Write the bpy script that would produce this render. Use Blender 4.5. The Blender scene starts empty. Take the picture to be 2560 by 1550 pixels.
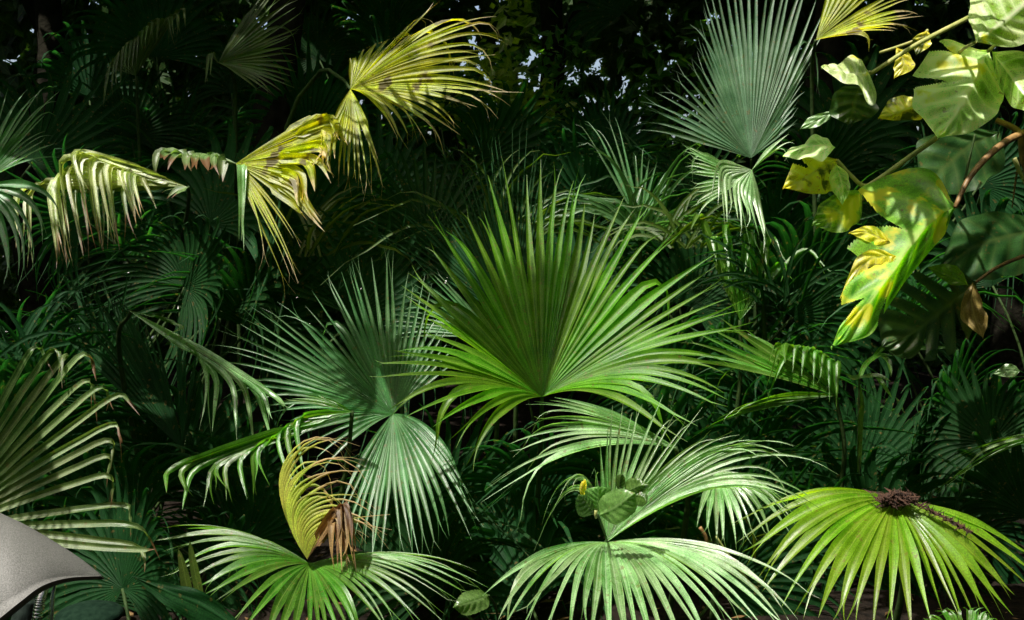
import bpy, math, random
from mathutils import Vector, Matrix, noise
R = math.radians
sc = bpy.context.scene
COL = sc.collection

# ------------------------------------------------------------------ camera, sky, sun, exposure
CAM = Vector((0, 0, 1.55)); PITCH = -5.0; FPX = 2745.0
cd = bpy.data.cameras.new('camera'); cam = bpy.data.objects.new('camera', cd); COL.objects.link(cam)
cam.location = CAM; cam.rotation_euler = (R(90 + PITCH), 0, 0)
cd.sensor_width = 36; cd.lens = 36 * FPX / 2560; cd.clip_end = 500; cd.clip_start = 0.05
sc.camera = cam
FWD = Vector((0, math.cos(R(PITCH)), math.sin(R(PITCH)))); RIGHT = Vector((1, 0, 0)); UPV = RIGHT.cross(FWD)
SUN = Vector((-0.30, -0.36, 0.88)).normalized()          # towards the sun
elev = math.asin(SUN.z); azim = math.atan2(SUN.x, SUN.y)
w = bpy.data.worlds.new('World'); sc.world = w; w.use_nodes = True
nt = w.node_tree; bg = nt.nodes['Background']; sky = nt.nodes.new('ShaderNodeTexSky')
sky.sky_type = 'NISHITA'; sky.sun_disc = False; sky.sun_elevation = elev; sky.sun_rotation = azim
sky.air_density = 0.9; sky.dust_density = 5.0; sky.ozone_density = 0.3
nt.links.new(sky.outputs[0], bg.inputs[0]); bg.inputs[1].default_value = 0.135
sl = bpy.data.lights.new('sun', 'SUN'); sl.energy = 5.0; sl.angle = R(0.5); sl.color = (1.0, 0.96, 0.88)
so = bpy.data.objects.new('sun', sl); COL.objects.link(so); so.rotation_euler = SUN.to_track_quat('Z', 'Y').to_euler()
sc.view_settings.view_transform = 'Standard'; sc.view_settings.look = 'None'
sc.view_settings.exposure = 0.74; sc.view_settings.gamma = 1.0
sc.cycles.max_bounces = 6; sc.cycles.transparent_max_bounces = 4

def at(x, y, d):                      # a point of the place seen at photograph position x, y, at depth d metres
    return CAM + FWD * d + RIGHT * ((x - 1280) / FPX * d) + UPV * (-(y - 775) / FPX * d)

# ------------------------------------------------------------------ helpers
def tag(o, label=None, cat=None, group=None, kind=None):
    if label: o['label'] = label
    if cat: o['category'] = cat
    if group: o['group'] = group
    if kind: o['kind'] = kind
    return o
def empty(name, loc):
    o = bpy.data.objects.new(name, None); COL.objects.link(o); o.location = loc; o.empty_display_size = 0.05
    return o
def mesh(name, verts, faces, mat, parent=None, uvs=None, smooth=True):
    me = bpy.data.meshes.new(name)
    off = parent.location if parent is not None else Vector((0, 0, 0))
    if parent is not None and parent.parent is not None: off = off + parent.parent.location
    me.from_pydata([(v[0]-off[0], v[1]-off[1], v[2]-off[2]) for v in verts], [], faces)
    if uvs is not None:
        l = me.uv_layers.new(name='UVMap')
        flat = []
        for f in faces:
            for i in f: flat += [uvs[i][0], uvs[i][1]]
        l.data.foreach_set('uv', flat)
    if smooth: me.polygons.foreach_set('use_smooth', [True] * len(me.polygons))
    me.materials.append(mat); me.update()
    o = bpy.data.objects.new(name, me); COL.objects.link(o)
    if parent is not None: o.parent = parent
    return o
def catmull(P, u):                    # P list of (param, Vector); u param
    n = len(P)
    if n == 1: return P[0][1].copy()
    i = 0
    while i < n - 2 and u > P[i+1][0]: i += 1
    u0, p1 = P[i]; u1, p2 = P[i+1]
    p0 = P[i-1][1] if i > 0 else p1 * 2 - p2
    p3 = P[i+2][1] if i + 2 < n else p2 * 2 - p1
    t = (u - u0) / max(1e-6, u1 - u0); t = min(1, max(0, t)); t2 = t*t; t3 = t2*t
    return 0.5 * ((2*p1) + (p2 - p0)*t + (2*p0 - 5*p1 + 4*p2 - p3)*t2 + (3*p1 - p0 - 3*p2 + p3)*t3)
def spline(pts, n):
    P = [(i, p) for i, p in enumerate(pts)]
    return [catmull(P, (len(pts) - 1) * k / (n - 1)) for k in range(n)]
def tube(pts, radii, seg=8):
    V, F, U = [], [], []
    n = len(pts); side = None
    for i, p in enumerate(pts):
        t = (pts[min(n-1, i+1)] - pts[max(0, i-1)]).normalized()
        if side is None: side = t.cross(Vector((0.3, 0.9, 0.2))).normalized()
        side = (side - t * side.dot(t)).normalized(); b = t.cross(side)
        r = radii[0] + (radii[1] - radii[0]) * i / (n - 1) if isinstance(radii, tuple) else radii[i]
        for k in range(seg):
            a = 2*math.pi*k/seg
            V.append(p + side*(math.cos(a)*r) + b*(math.sin(a)*r)); U.append((k/seg, i/(n-1)))
    for i in range(n-1):
        for k in range(seg):
            a = i*seg+k; b2 = i*seg+(k+1) % seg
            F.append((a, b2, b2+seg, a+seg))
    F.append(tuple(range(seg))[::-1]); F.append(tuple(range((n-1)*seg, n*seg)))
    return V, F, U

# ------------------------------------------------------------------ materials
def N(nt, t, **kw):
    n = nt.nodes.new(t)
    for k, v in kw.items(): setattr(n, k, v)
    return n
def ramp(nt, fac, stops):
    r = N(nt, 'ShaderNodeValToRGB'); e = r.color_ramp.elements
    while len(e) < len(stops): e.new(0.5)
    for i, (p, c) in enumerate(stops): e[i].position = p; e[i].color = (c[0], c[1], c[2], 1)
    nt.links.new(fac, r.inputs[0]); return r.outputs[0]
def mixc(nt, fac, a, b, mode='MIX'):
    m = N(nt, 'ShaderNodeMix', data_type='RGBA', blend_type=mode)
    for s, v in ((0, fac), (6, a), (7, b)):
        if hasattr(v, 'is_linked'): nt.links.new(v, m.inputs[s])
        elif isinstance(v, tuple): m.inputs[s].default_value = (v[0], v[1], v[2], 1)
        else: m.inputs[s].default_value = v
    return m.outputs[2]
def mth(nt, op, a, b=None):
    m = N(nt, 'ShaderNodeMath', operation=op)
    for i, v in enumerate((a, b)):
        if v is None: continue
        if hasattr(v, 'is_linked'): nt.links.new(v, m.inputs[i])
        else: m.inputs[i].default_value = v
    return m.outputs[0]
def leaf_mat(name, dark, light, rib, trans, tw=0.3, rough=0.42, tip=None, tip0=0.75, blotch=0.0, bcol=(0.2, 0.1, 0.03), streak=26, spec=0.6, vein=0):
    m = bpy.data.materials.new(name); m.use_nodes = True; nt = m.node_tree; L = nt.links.new
    nt.nodes.clear(); out = N(nt, 'ShaderNodeOutputMaterial')
    uv = N(nt, 'ShaderNodeTexCoord'); oi = N(nt, 'ShaderNodeObjectInfo')
    sep = N(nt, 'ShaderNodeSeparateXYZ'); L(uv.outputs['UV'], sep.inputs[0])
    mp = N(nt, 'ShaderNodeMapping'); mp.inputs['Scale'].default_value = (streak, 2.2, 1); L(uv.outputs['UV'], mp.inputs[0])
    n1 = N(nt, 'ShaderNodeTexNoise', noise_dimensions='4D'); L(mp.outputs[0], n1.inputs['Vector'])
    n1.inputs['Scale'].default_value = 1.0; n1.inputs['Detail'].default_value = 3; L(mth(nt, 'MULTIPLY', oi.outputs['Random'], 40.0), n1.inputs['W'])
    n2 = N(nt, 'ShaderNodeTexNoise'); L(uv.outputs['Object'], n2.inputs['Vector']); n2.inputs['Scale'].default_value = 9; n2.inputs['Detail'].default_value = 6
    n3 = N(nt, 'ShaderNodeTexNoise'); L(uv.outputs['Object'], n3.inputs['Vector']); n3.inputs['Scale'].default_value = 260; n3.inputs['Detail'].default_value = 2
    f = mth(nt, 'ADD', mth(nt, 'MULTIPLY', n1.outputs[0], 0.6), mth(nt, 'MULTIPLY', n2.outputs[0], 0.5))
    c = ramp(nt, f, [(0.44, dark), (0.66, light)])
    hv = N(nt, 'ShaderNodeHueSaturation'); L(c, hv.inputs['Color'])
    L(mth(nt, 'ADD', mth(nt, 'MULTIPLY', oi.outputs['Random'], 0.5), 0.75), hv.inputs['Value'])
    L(mth(nt, 'ADD', mth(nt, 'MULTIPLY', oi.outputs['Random'], 0.03), 0.485), hv.inputs['Hue'])
    c = hv.outputs[0]
    g = mth(nt, 'ADD', mth(nt, 'MULTIPLY', n3.outputs[0], 1.5), 0.25)
    gc = N(nt, 'ShaderNodeCombineColor'); [L(g, gc.inputs[i]) for i in range(3)]
    c = mixc(nt, 1.0, c, gc.outputs[0], 'MULTIPLY')
    n4 = N(nt, 'ShaderNodeTexNoise'); L(uv.outputs['Object'], n4.inputs['Vector']); n4.inputs['Scale'].default_value = 55; n4.inputs['Detail'].default_value = 3
    c = mixc(nt, ramp(nt, n4.outputs[0], [(0.63, (0, 0, 0)), (0.69, (.6, .6, .6))]), c, (0.12, 0.08, 0.025))
    ab = mth(nt, 'ABSOLUTE', mth(nt, 'SUBTRACT', sep.outputs[0], 0.5))
    rb = ramp(nt, ab, [(0.0, (1, 1, 1)), (0.055, (0, 0, 0))])
    c = mixc(nt, mth(nt, 'MULTIPLY', rb, 0.55), c, rib)
    if vein:
        vv = mth(nt, 'FRACT', mth(nt, 'MULTIPLY', mth(nt, 'SUBTRACT', sep.outputs[1], mth(nt, 'MULTIPLY', ab, 0.36)), float(vein)))
        vl = ramp(nt, mth(nt, 'ABSOLUTE', mth(nt, 'SUBTRACT', vv, 0.5)), [(0.0, (1, 1, 1)), (0.10, (.35, .35, .35)), (0.3, (0, 0, 0))])
        c = mixc(nt, mth(nt, 'MULTIPLY', vl, mth(nt, 'MULTIPLY', n2.outputs[0], 0.7)), c, rib)
    fac_dry = None
    if tip is not None or blotch:
        s = mth(nt, 'ADD', sep.outputs[1], mth(nt, 'MULTIPLY', mth(nt, 'SUBTRACT', n2.outputs[0], 0.5), 0.5))
        if tip is not None:
            s2 = mth(nt, 'ADD', s, mth(nt, 'MULTIPLY', mth(nt, 'SUBTRACT', oi.outputs['Random'], 0.5), 0.25))
            fac_dry = ramp(nt, s2, [(tip0, (0, 0, 0)), (tip0 + 0.08, (1, 1, 1))])
            c = mixc(nt, fac_dry, c, tip)
        if blotch:
            fb = ramp(nt, n2.outputs[0], [(0.62 - blotch, (0, 0, 0)), (0.68 - blotch, (1, 1, 1))])
            c = mixc(nt, fb, c, bcol)
    p = N(nt, 'ShaderNodeBsdfPrincipled'); L(c, p.inputs['Base Color'])
    p.inputs['Specular IOR Level'].default_value = spec
    L(mth(nt, 'ADD', mth(nt, 'MULTIPLY', n2.outputs[0], 0.5), rough - 0.27), p.inputs['Roughness'])
    bp = N(nt, 'ShaderNodeBump'); bp.inputs['Strength'].default_value = 0.35; bp.inputs['Distance'].default_value = 0.004
    L(mth(nt, 'ADD', n1.outputs[0], mth(nt, 'MULTIPLY', n3.outputs[0], 0.35)), bp.inputs['Height']); L(bp.outputs[0], p.inputs['Normal'])
    t = N(nt, 'ShaderNodeBsdfTranslucent'); tc = mixc(nt, 1.0, c, (trans[0]*4, trans[1]*4, trans[2]*4), 'MULTIPLY'); L(tc, t.inputs[0])
    mx = N(nt, 'ShaderNodeMixShader'); mx.inputs[0].default_value = tw
    L(p.outputs[0], mx.inputs[1]); L(t.outputs[0], mx.inputs[2]); L(mx.outputs[0], out.inputs[0])
    return m
def plain_mat(name, a, b, scale=30, rough=0.6, metal=0.0, bump=0.3, dist=0.01, detail=6, spec=0.5):
    m = bpy.data.materials.new(name); m.use_nodes = True; nt = m.node_tree; L = nt.links.new
    p = nt.nodes['Principled BSDF']; tc = N(nt, 'ShaderNodeTexCoord')
    n = N(nt, 'ShaderNodeTexNoise'); n.inputs['Scale'].default_value = scale; n.inputs['Detail'].default_value = detail; L(tc.outputs['Object'], n.inputs[0])
    L(ramp(nt, n.outputs[0], [(0.32, a), (0.68, b)]), p.inputs['Base Color'])
    p.inputs['Roughness'].default_value = rough; p.inputs['Metallic'].default_value = metal; p.inputs['Specular IOR Level'].default_value = spec
    bp = N(nt, 'ShaderNodeBump'); bp.inputs['Strength'].default_value = bump; bp.inputs['Distance'].default_value = dist
    L(n.outputs[0], bp.inputs['Height']); L(bp.outputs[0], p.inputs['Normal'])
    return m
M = {}
M['green'] = leaf_mat('palm_green', (0.022, 0.085, 0.005), (0.08, 0.19, 0.016), (0.18, 0.28, 0.06), (1.6, 1.6, 0.4), 0.30, 0.34, spec=0.9, tip=(0.20, 0.15, 0.06), tip0=1.0)
M['lime'] = leaf_mat('palm_lime', (0.07, 0.155, 0.004), (0.165, 0.27, 0.012), (0.22, 0.3, 0.04), (1.5, 1.5, 0.4), 0.30, 0.34, spec=0.9, tip=(0.20, 0.15, 0.06), tip0=1.0)
M['lime2'] = leaf_mat('palm_bright_green', (0.024, 0.09, 0.002), (0.085, 0.2, 0.006), (0.18, 0.29, 0.04), (1.7, 1.7, 0.3), 0.24, 0.42, spec=0.4, tip=(0.20, 0.15, 0.06), tip0=1.0)
M['deep'] = leaf_mat('palm_shade_dark', (0.003, 0.023, 0.005), (0.010, 0.048, 0.011), (0.02, 0.08, 0.025), (1.2, 1.6, 0.6), 0.25, 0.6, spec=0.12)  # green darkened to stand in for deep shade
M['grey'] = leaf_mat('palm_sky_sheen', (0.022, 0.085, 0.022), (0.078, 0.185, 0.062), (0.15, 0.25, 0.12), (1.2, 1.5, 0.6), 0.24, 0.36, spec=0.8, tip=(0.20, 0.15, 0.06), tip0=1.0)  # grey of the sky reflection put into the base colour
M['pale'] = leaf_mat('palm_pale_glint', (0.045, 0.13, 0.018), (0.25, 0.38, 0.18), (0.42, 0.5, 0.33), (1.2, 1.4, 0.5), 0.22, 0.32, spec=1.0, tip=(0.20, 0.15, 0.06), tip0=1.0)  # pale tones painted in for sunlit white glints
M['yellow'] = leaf_mat('palm_yellow', (0.1, 0.135, 0.004), (0.36, 0.38, 0.012), (0.36, 0.35, 0.05), (1.4, 1.3, 0.35), 0.34, 0.46, tip=(0.40, 0.33, 0.17), tip0=0.84, blotch=0.03, bcol=(0.10, 0.085, 0.012))
M['dry'] = leaf_mat('palm_withered', (0.12, 0.17, 0.01), (0.36, 0.37, 0.045), (0.38, 0.36, 0.1), (1.3, 1.2, 0.4), 0.28, 0.55, tip=(0.30, 0.22, 0.10), tip0=0.72)
M['brown'] = leaf_mat('palm_dead_brown', (0.04, 0.018, 0.007), (0.24, 0.145, 0.05), (0.28, 0.19, 0.08), (1.2, 0.9, 0.5), 0.2, 0.6)
M['frayed'] = leaf_mat('palm_frayed', (0.025, 0.07, 0.007), (0.15, 0.21, 0.075), (0.24, 0.28, 0.12), (1.2, 1.3, 0.5), 0.25, 0.42, tip=(0.12, 0.06, 0.025), tip0=0.84, spec=0.7)
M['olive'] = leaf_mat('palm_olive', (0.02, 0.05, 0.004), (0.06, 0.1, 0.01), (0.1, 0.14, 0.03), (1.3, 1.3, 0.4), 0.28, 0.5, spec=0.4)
M['stalk'] = plain_mat('stalk_green', (0.012, 0.032, 0.006), (0.035, 0.060, 0.014), 40, 0.7, spec=0.2)
M['stalkbrown'] = plain_mat('stalk_brown', (0.10, 0.055, 0.02), (0.30, 0.17, 0.06), 30, 0.55)
M['stalkyellow'] = plain_mat('stalk_yellow', (0.22, 0.26, 0.06), (0.38, 0.36, 0.14), 30, 0.5)
M['bpale'] = leaf_mat('broad_pale', (0.16, 0.3, 0.035), (0.62, 0.69, 0.38), (0.84, 0.84, 0.66), (1.1, 1.2, 0.4), 0.22, 0.42, streak=3, vein=8, blotch=0.03, bcol=(0.50, 0.48, 0.05))  # pale variegated leaf, tone raised further to imitate sun blow-out
M['bgreen'] = leaf_mat('broad_green', (0.035, 0.12, 0.008), (0.17, 0.31, 0.03), (0.46, 0.55, 0.2), (1.5, 1.6, 0.4), 0.30, 0.50, streak=9, blotch=0.09, bcol=(0.42, 0.40, 0.03), vein=7, spec=0.5)
M['byellow'] = leaf_mat('broad_yellow', (0.36, 0.36, 0.02), (0.62, 0.56, 0.05), (0.65, 0.6, 0.3), (1.2, 1.1, 0.4), 0.28, 0.42, streak=5, blotch=0.04, bcol=(0.05, 0.07, 0.006), vein=6)
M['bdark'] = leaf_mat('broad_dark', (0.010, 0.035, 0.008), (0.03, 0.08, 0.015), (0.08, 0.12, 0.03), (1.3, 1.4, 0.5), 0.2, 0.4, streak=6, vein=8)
M['bbrown'] = leaf_mat('broad_tan', (0.16, 0.11, 0.02), (0.34, 0.27, 0.08), (0.36, 0.28, 0.1), (1.2, 1.0, 0.4), 0.25, 0.55, streak=10)
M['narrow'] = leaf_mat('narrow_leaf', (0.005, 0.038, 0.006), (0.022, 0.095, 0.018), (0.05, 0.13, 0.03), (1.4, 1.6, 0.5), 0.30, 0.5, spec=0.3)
M['roofleaf'] = leaf_mat('canopy_leaf', (0.02, 0.07, 0.008), (0.05, 0.14, 0.018), (0.08, 0.16, 0.03), (1.3, 1.7, 0.5), 0.45, 0.5, streak=3, spec=0.2)  # brightened so the added canopy tints the fill light green
M['shrubmid'] = leaf_mat('shrub_leaf_half_lit', (0.012, 0.055, 0.006), (0.05, 0.13, 0.015), (0.08, 0.15, 0.03), (1.4, 1.5, 0.5), 0.3, 0.5, streak=3, spec=.3)  # shrub leaf colour lightened as if partly lit
M['palewarm'] = leaf_mat('palm_warm_sheen', (0.10, 0.14, 0.012), (0.42, 0.44, 0.24), (0.48, 0.48, 0.3), (1.2, 1.3, 0.4), 0.25, 0.38, spec=0.9, tip=(0.26, 0.18, 0.08), tip0=0.95)  # white sheen of the hanging blades painted into the colour
M['bluish'] = leaf_mat('palm_sky_grey', (0.032, 0.085, 0.036), (0.10, 0.18, 0.10), (0.17, 0.25, 0.15), (1.2, 1.5, 0.6), 0.22, 0.40, spec=0.6)  # base colour greyed to carry the sky sheen
M['soil'] = plain_mat('soil', (0.007, 0.006, 0.005), (0.022, 0.016, 0.012), 22, 1.0, bump=0.9, dist=0.04, detail=12, spec=0.05)
M['glintground'] = plain_mat('pale_glint_ground', (0.45, 0.43, 0.38), (0.62, 0.60, 0.55), 30, 0.9)
M['bark'] = plain_mat('bark', (0.006, 0.006, 0.004), (0.022, 0.020, 0.014), 12, 1.0, bump=0.8, dist=0.03, spec=0.05)
M['debris'] = plain_mat('brown_fibre', (0.010, 0.004, 0.002), (0.065, 0.026, 0.011), 60, 0.9, bump=0.8)
M['panel'] = plain_mat('grey_grained_paint', (0.075, 0.074, 0.068), (0.15, 0.146, 0.138), 420, 0.6, bump=0.5, dist=0.002, detail=2)
M['blackp'] = plain_mat('black_plastic', (0.008, 0.012, 0.010), (0.02, 0.03, 0.025), 60, 0.35)
M['steel'] = plain_mat('steel', (0.5, 0.5, 0.5), (0.7, 0.7, 0.7), 80, 0.25, metal=1.0, bump=0.05)
M['shrub'] = leaf_mat('shrub_leaf', (0.006, 0.030, 0.005), (0.022, 0.07, 0.012), (0.05, 0.09, 0.02), (1.4, 1.5, 0.5), 0.25, 0.55, streak=3, spec=0.2)
M['shrublit'] = leaf_mat('shrub_leaf_lit', (0.07, 0.13, 0.01), (0.20, 0.27, 0.02), (0.2, 0.25, 0.04), (1.4, 1.5, 0.4), 0.3, 0.45, streak=3)  # shrub leaf colour lightened as if in sun

# ------------------------------------------------------------------ fan palm leaf
def seg_mesh(path, across, hw, tilt, lift):
    """path: points; across: unit vectors; hw: half widths. V-folded strip, five points across."""
    V, F, U = [], [], []; n = len(path)
    for j in range(n):
        t = (path[min(n-1, j+1)] - path[max(0, j-1)])
        t = t.normalized() if t.length > 1e-9 else Vector((0, 0, 1))
        a = across[j] - t * across[j].dot(t)
        a = a.normalized() if a.length > 1e-6 else t.orthogonal().normalized()
        nn = a.cross(t)
        tw = tilt * min(1, 1.8 * j / n); a2 = a * math.cos(tw) + nn * math.sin(tw); n2 = nn * math.cos(tw) - a * math.sin(tw)
        w_ = hw[j]; k = lift * w_
        for s, h in ((-1, 1.0), (-0.5, 0.42), (0, -0.10), (0.5, 0.42), (1, 1.0)):
            V.append(path[j] + a2 * (s * w_) + n2 * (h * k)); U.append(((s + 1) / 2, j / (n - 1)))
    for j in range(n-1):
        for i in range(4):
            q = j*5 + i; F.append((q, q+1, q+6, q+5))
    return V, F, U
def seg_path(H, Mi, T, fold, n):
    pts = []
    if fold:
        A = H.lerp(Mi, 0.80); B = Mi.lerp(T, 0.30)
        Hm = H.lerp(A, 0.5) + Vector((0, 0, 0.03)) * (A - H).length
        n1 = int(n * 0.55); n2 = max(4, int(n * 0.22)); n3 = n - n1 - n2
        for k in range(n1): s = k / n1; pts.append((1-s)**2 * H + 2*s*(1-s) * Hm + s*s * A)
        for k in range(n2): s = k / n2; pts.append((1-s)**2 * A + 2*s*(1-s) * Mi + s*s * B)
        for k in range(n3): pts.append(B.lerp(T, k / (n3 - 1)))
    else:
        for k in range(n): s = k / (n-1); pts.append((1-s)**2 * H + 2*s*(1-s) * Mi + s*s * T)
    return pts
def droop_path(P, th, amt):
    n = len(P); out = [P[0].copy()]
    for j in range(1, n):
        d = P[j] - P[j-1]; L = d.length; s = max(0, (j/(n-1) - th) / (1 - th))
        if s > 0 and L > 1e-9:
            k = min(0.95, amt * s); d = (d / L * (1-k) + Vector((0, 0, -1)) * k)
            d = d.normalized() * L if d.length > 1e-6 else Vector((0, 0, -L))
        out.append(out[-1] + d)
    return out
def fan(name, label, wings, hub, mat, seed, petiole=None, cat='palm leaf', group=None, split=True, stalk='stalk', pr=0.009, hubmat=None):
    """wings: list of dict(keys, n, fuse, wmax, fold, droop, mat). key: (x, y, dd) + ('a', arch) or ('m', x, y, dd)"""
    rnd = random.Random(seed); H = at(*hub)
    root = empty(name, H); tag(root, label, cat, group)
    allV, allF, allU = [], [], []
    for wg in wings:
        T, Mi = [], []
        for k in wg['keys']:
            t = at(k[0], k[1], hub[2] + k[2]); T.append(t)
            if k[3] == 'a':
                d = t - H; Mi.append(H + d * 0.52 + Vector((0, 0, 1)) * (k[4] * 2.0 * d.length))
            else: Mi.append(at(k[4], k[5], hub[2] + k[6]))
        u = [0.0]
        for i in range(1, len(T)): u.append(u[-1] + (T[i]-T[i-1]).length * 0.5 + (Mi[i]-Mi[i-1]).length + 0.02)
        TP = [(a/u[-1], b) for a, b in zip(u, T)]; MP = [(a/u[-1], b) for a, b in zip(u, Mi)]
        n = wg['n']; fuse = wg.get('fuse', 0.42); wmax = wg.get('wmax', 0.03); fold = wg.get('fold', False)
        dr = wg.get('droop', (0.35, 0.6)); np_ = wg.get('np', 16); jit = wg.get('jit', 1.0)
        def C(uu): return seg_path(H, catmull(MP, uu), catmull(TP, uu), fold, np_)
        du = 0.5 / n
        pa, pb, pc = rnd.uniform(0, 6.28), rnd.uniform(0, 6.28), rnd.uniform(0, 6.28)
        for i in range(n):
            uc = (i + 0.5) / n
            if rnd.random() < wg.get('gap', 0.02): continue
            Pl, Pr, P = C(max(0, uc - du)), C(min(1, uc + du)), C(uc)
            across = [(b - a) for a, b in zip(Pl, Pr)]
            width = [a.length for a in across]
            across = [a.normalized() if a.length > 1e-7 else Vector((1, 0, 0)) for a in across]
            across[0] = across[1]
            f = fuse * rnd.uniform(0.85, 1.15); jf = int(f * (np_ - 1)); wf = min(wmax, width[jf] / 2)
            if fold: wf = max(wf, .62 * wmax)
            hw = []
            for j in range(np_):
                s = j / (np_ - 1)
                if s <= f: hw.append(min(wmax, width[j] / 2) * 1.02 + 0.0006)
                else:
                    q = (s - f) / (1 - f); hw.append(wf * ((1 - q**2.6) if fold else (1 - q) ** 1.05) + 0.0009 * (1 - q) + 0.0004)
            # unevenness of every segment: length, sideways bend, sag
            L = (P[-1] - P[0]).length; ls = 1 + rnd.uniform(-0.09, 0.05) * jit
            wob = math.sin(uc*19 + pa) + .7*math.sin(uc*43 + pb)
            side = (rnd.gauss(0, 0.020) + .012*math.sin(uc*31 + pc)) * jit * L; lift = (rnd.gauss(0, 0.030) + .022*wob) * jit * L
            nn = [a.cross((P[min(np_-1, j+1)] - P[max(0, j-1)]).normalized()) for j, a in enumerate(across)]
            Q = []
            for j in range(np_):
                s = j / (np_ - 1); e = max(0, (s - f) / (1 - f)) ** 1.6
                Q.append(P[0] + (P[j] - P[0]) * (1 + (ls - 1) * e) + across[j] * (side * e) + nn[j] * (lift * e))
            if rnd.random() < dr[0]: Q = droop_path(Q, rnd.uniform(0.6, 0.85), rnd.uniform(0.3, 1.0) * dr[1])
            if rnd.random() < wg.get('snap', 0.05): Q = droop_path(Q, rnd.uniform(0.45, 0.65), rnd.uniform(0.9, 1.3))
            tl = rnd.gauss(0, 0.12) + .16*wob
            V, F, U = seg_mesh(Q, across, hw, tl, wg.get('lift', 0.6))
            # forked tip: the strip opens along its rib over the last stretch
            if split and rnd.random() < 0.6:
                js = int(np_ * rnd.uniform(0.78, 0.9)); op = rnd.uniform(0.010, 0.03)
                F = [fc for fc in F]
                base = len(V); dup = {}
                for j in range(js + 1, np_):
                    dup[j*5+2] = len(V); V.append(V[j*5+2].copy()); U.append(U[j*5+2])
                nF = []
                for fc in F:
                    if fc[0] % 5 >= 2: fc = tuple(dup.get(v, v) for v in fc)
                    nF.append(fc)
                F = nF
                for j in range(js + 1, np_):
                    g = op * ((j - js) / (np_ - 1 - js)) ** 1.4
                    a = across[j] * g; k = rnd.uniform(0.8, 1)
                    for i2 in (0, 1, 2): V[j*5+i2] = V[j*5+i2] - a * k
                    for i2 in (3, 4): V[j*5+i2] = V[j*5+i2] + a
                    V[dup[j*5+2]] = V[dup[j*5+2]] + a
            if wg.get('join'):
                b0 = len(allV); allV += V; allU += U; allF += [tuple(v + b0 for v in fc) for fc in F]
            else:
                mesh('leaf_segment', V, F, M[wg.get('mat', mat)], root, U)
    if allV: mesh('blade', allV, allF, M[mat], root, allU)
    if petiole:
        pts = spline([H + FWD * 0.006] + [at(*p) if len(p) == 3 else Vector(p[:3]) for p in petiole], 14)
        V, F, U = tube(pts, (pr * 0.8, pr * 1.5), 7); mesh('petiole', V, F, M[stalk], root, U)
    return root
def A(x, y, d, a=0.0): return (x, y, d, 'a', a)
def Mk(x, y, d, mx, my, md=0.0): return (x, y, d, 'm', mx, my, md)
def ground_pt(x, y): return (x, y, 0.0, 0)

# ------------------------------------------------------------------ ground, pale sheet added beyond, hedge of forest, trees added overhead for shade
rg = random.Random(5)
def ground():
    nx, ny = 90, 90; V, F = [], []
    for j in range(ny+1):
        for i in range(nx+1):
            x = -14 + 28*i/nx; y = -4 + 24*j/ny
            z = 0.03*math.sin(x*2.1+y*1.3) + 0.025*math.sin(x*5.3-y*4.1) + rg.uniform(-0.008, 0.008)
            V.append((x, y, z - 0.03))
    for j in range(ny):
        for i in range(nx):
            a = j*(nx+1)+i; F.append((a, a+1, a+nx+2, a+nx+1))
    tag(mesh('ground', V, F, M['soil']), kind='structure')
    B = 160
    tag(mesh('outer_ground', [(-B, -B, -0.12), (B, -B, -0.12), (B, B, -0.12), (-B, B, -0.12)], [(0, 1, 2, 3)], M['soil']), kind='structure')
    tag(mesh('path', [(-30, 13.2, -0.02+0.06), (30, 13.2, 0.04), (30, 40, 0.04), (-30, 40, 0.04)], [(0, 1, 2, 3)], M['glintground']), kind='structure')  # pale sheet added so low gaps in the wood look white
ground()
def leaf_quads(cloud, size, rnd, flat=0.3):
    V, F, U = [], [], []
    for c in cloud:
        s = size * rnd.uniform(0.6, 1.4)
        d = Vector((rnd.gauss(0, 1), rnd.gauss(0, 1), rnd.gauss(-0.3, 0.6))).normalized()
        nrm = Vector((rnd.gauss(0, flat*2), rnd.gauss(0, flat*2), 1)).normalized()
        a = d.cross(nrm)
        if a.length < 1e-3: continue
        a = a.normalized() * s * 0.28; d = d * s; b = len(V); up = a.cross(d).normalized() * s * 0.05
        V += [c - d*0.5, c + a*0.8 - d*0.1 + up, c + d*0.55, c - a*0.8 - d*0.1 + up]
        U += [(0.5, 0), (1, 0.4), (0.5, 1), (0, 0.4)]
        F.append((b, b+1, b+2, b+3))
    return V, F, U
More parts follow.
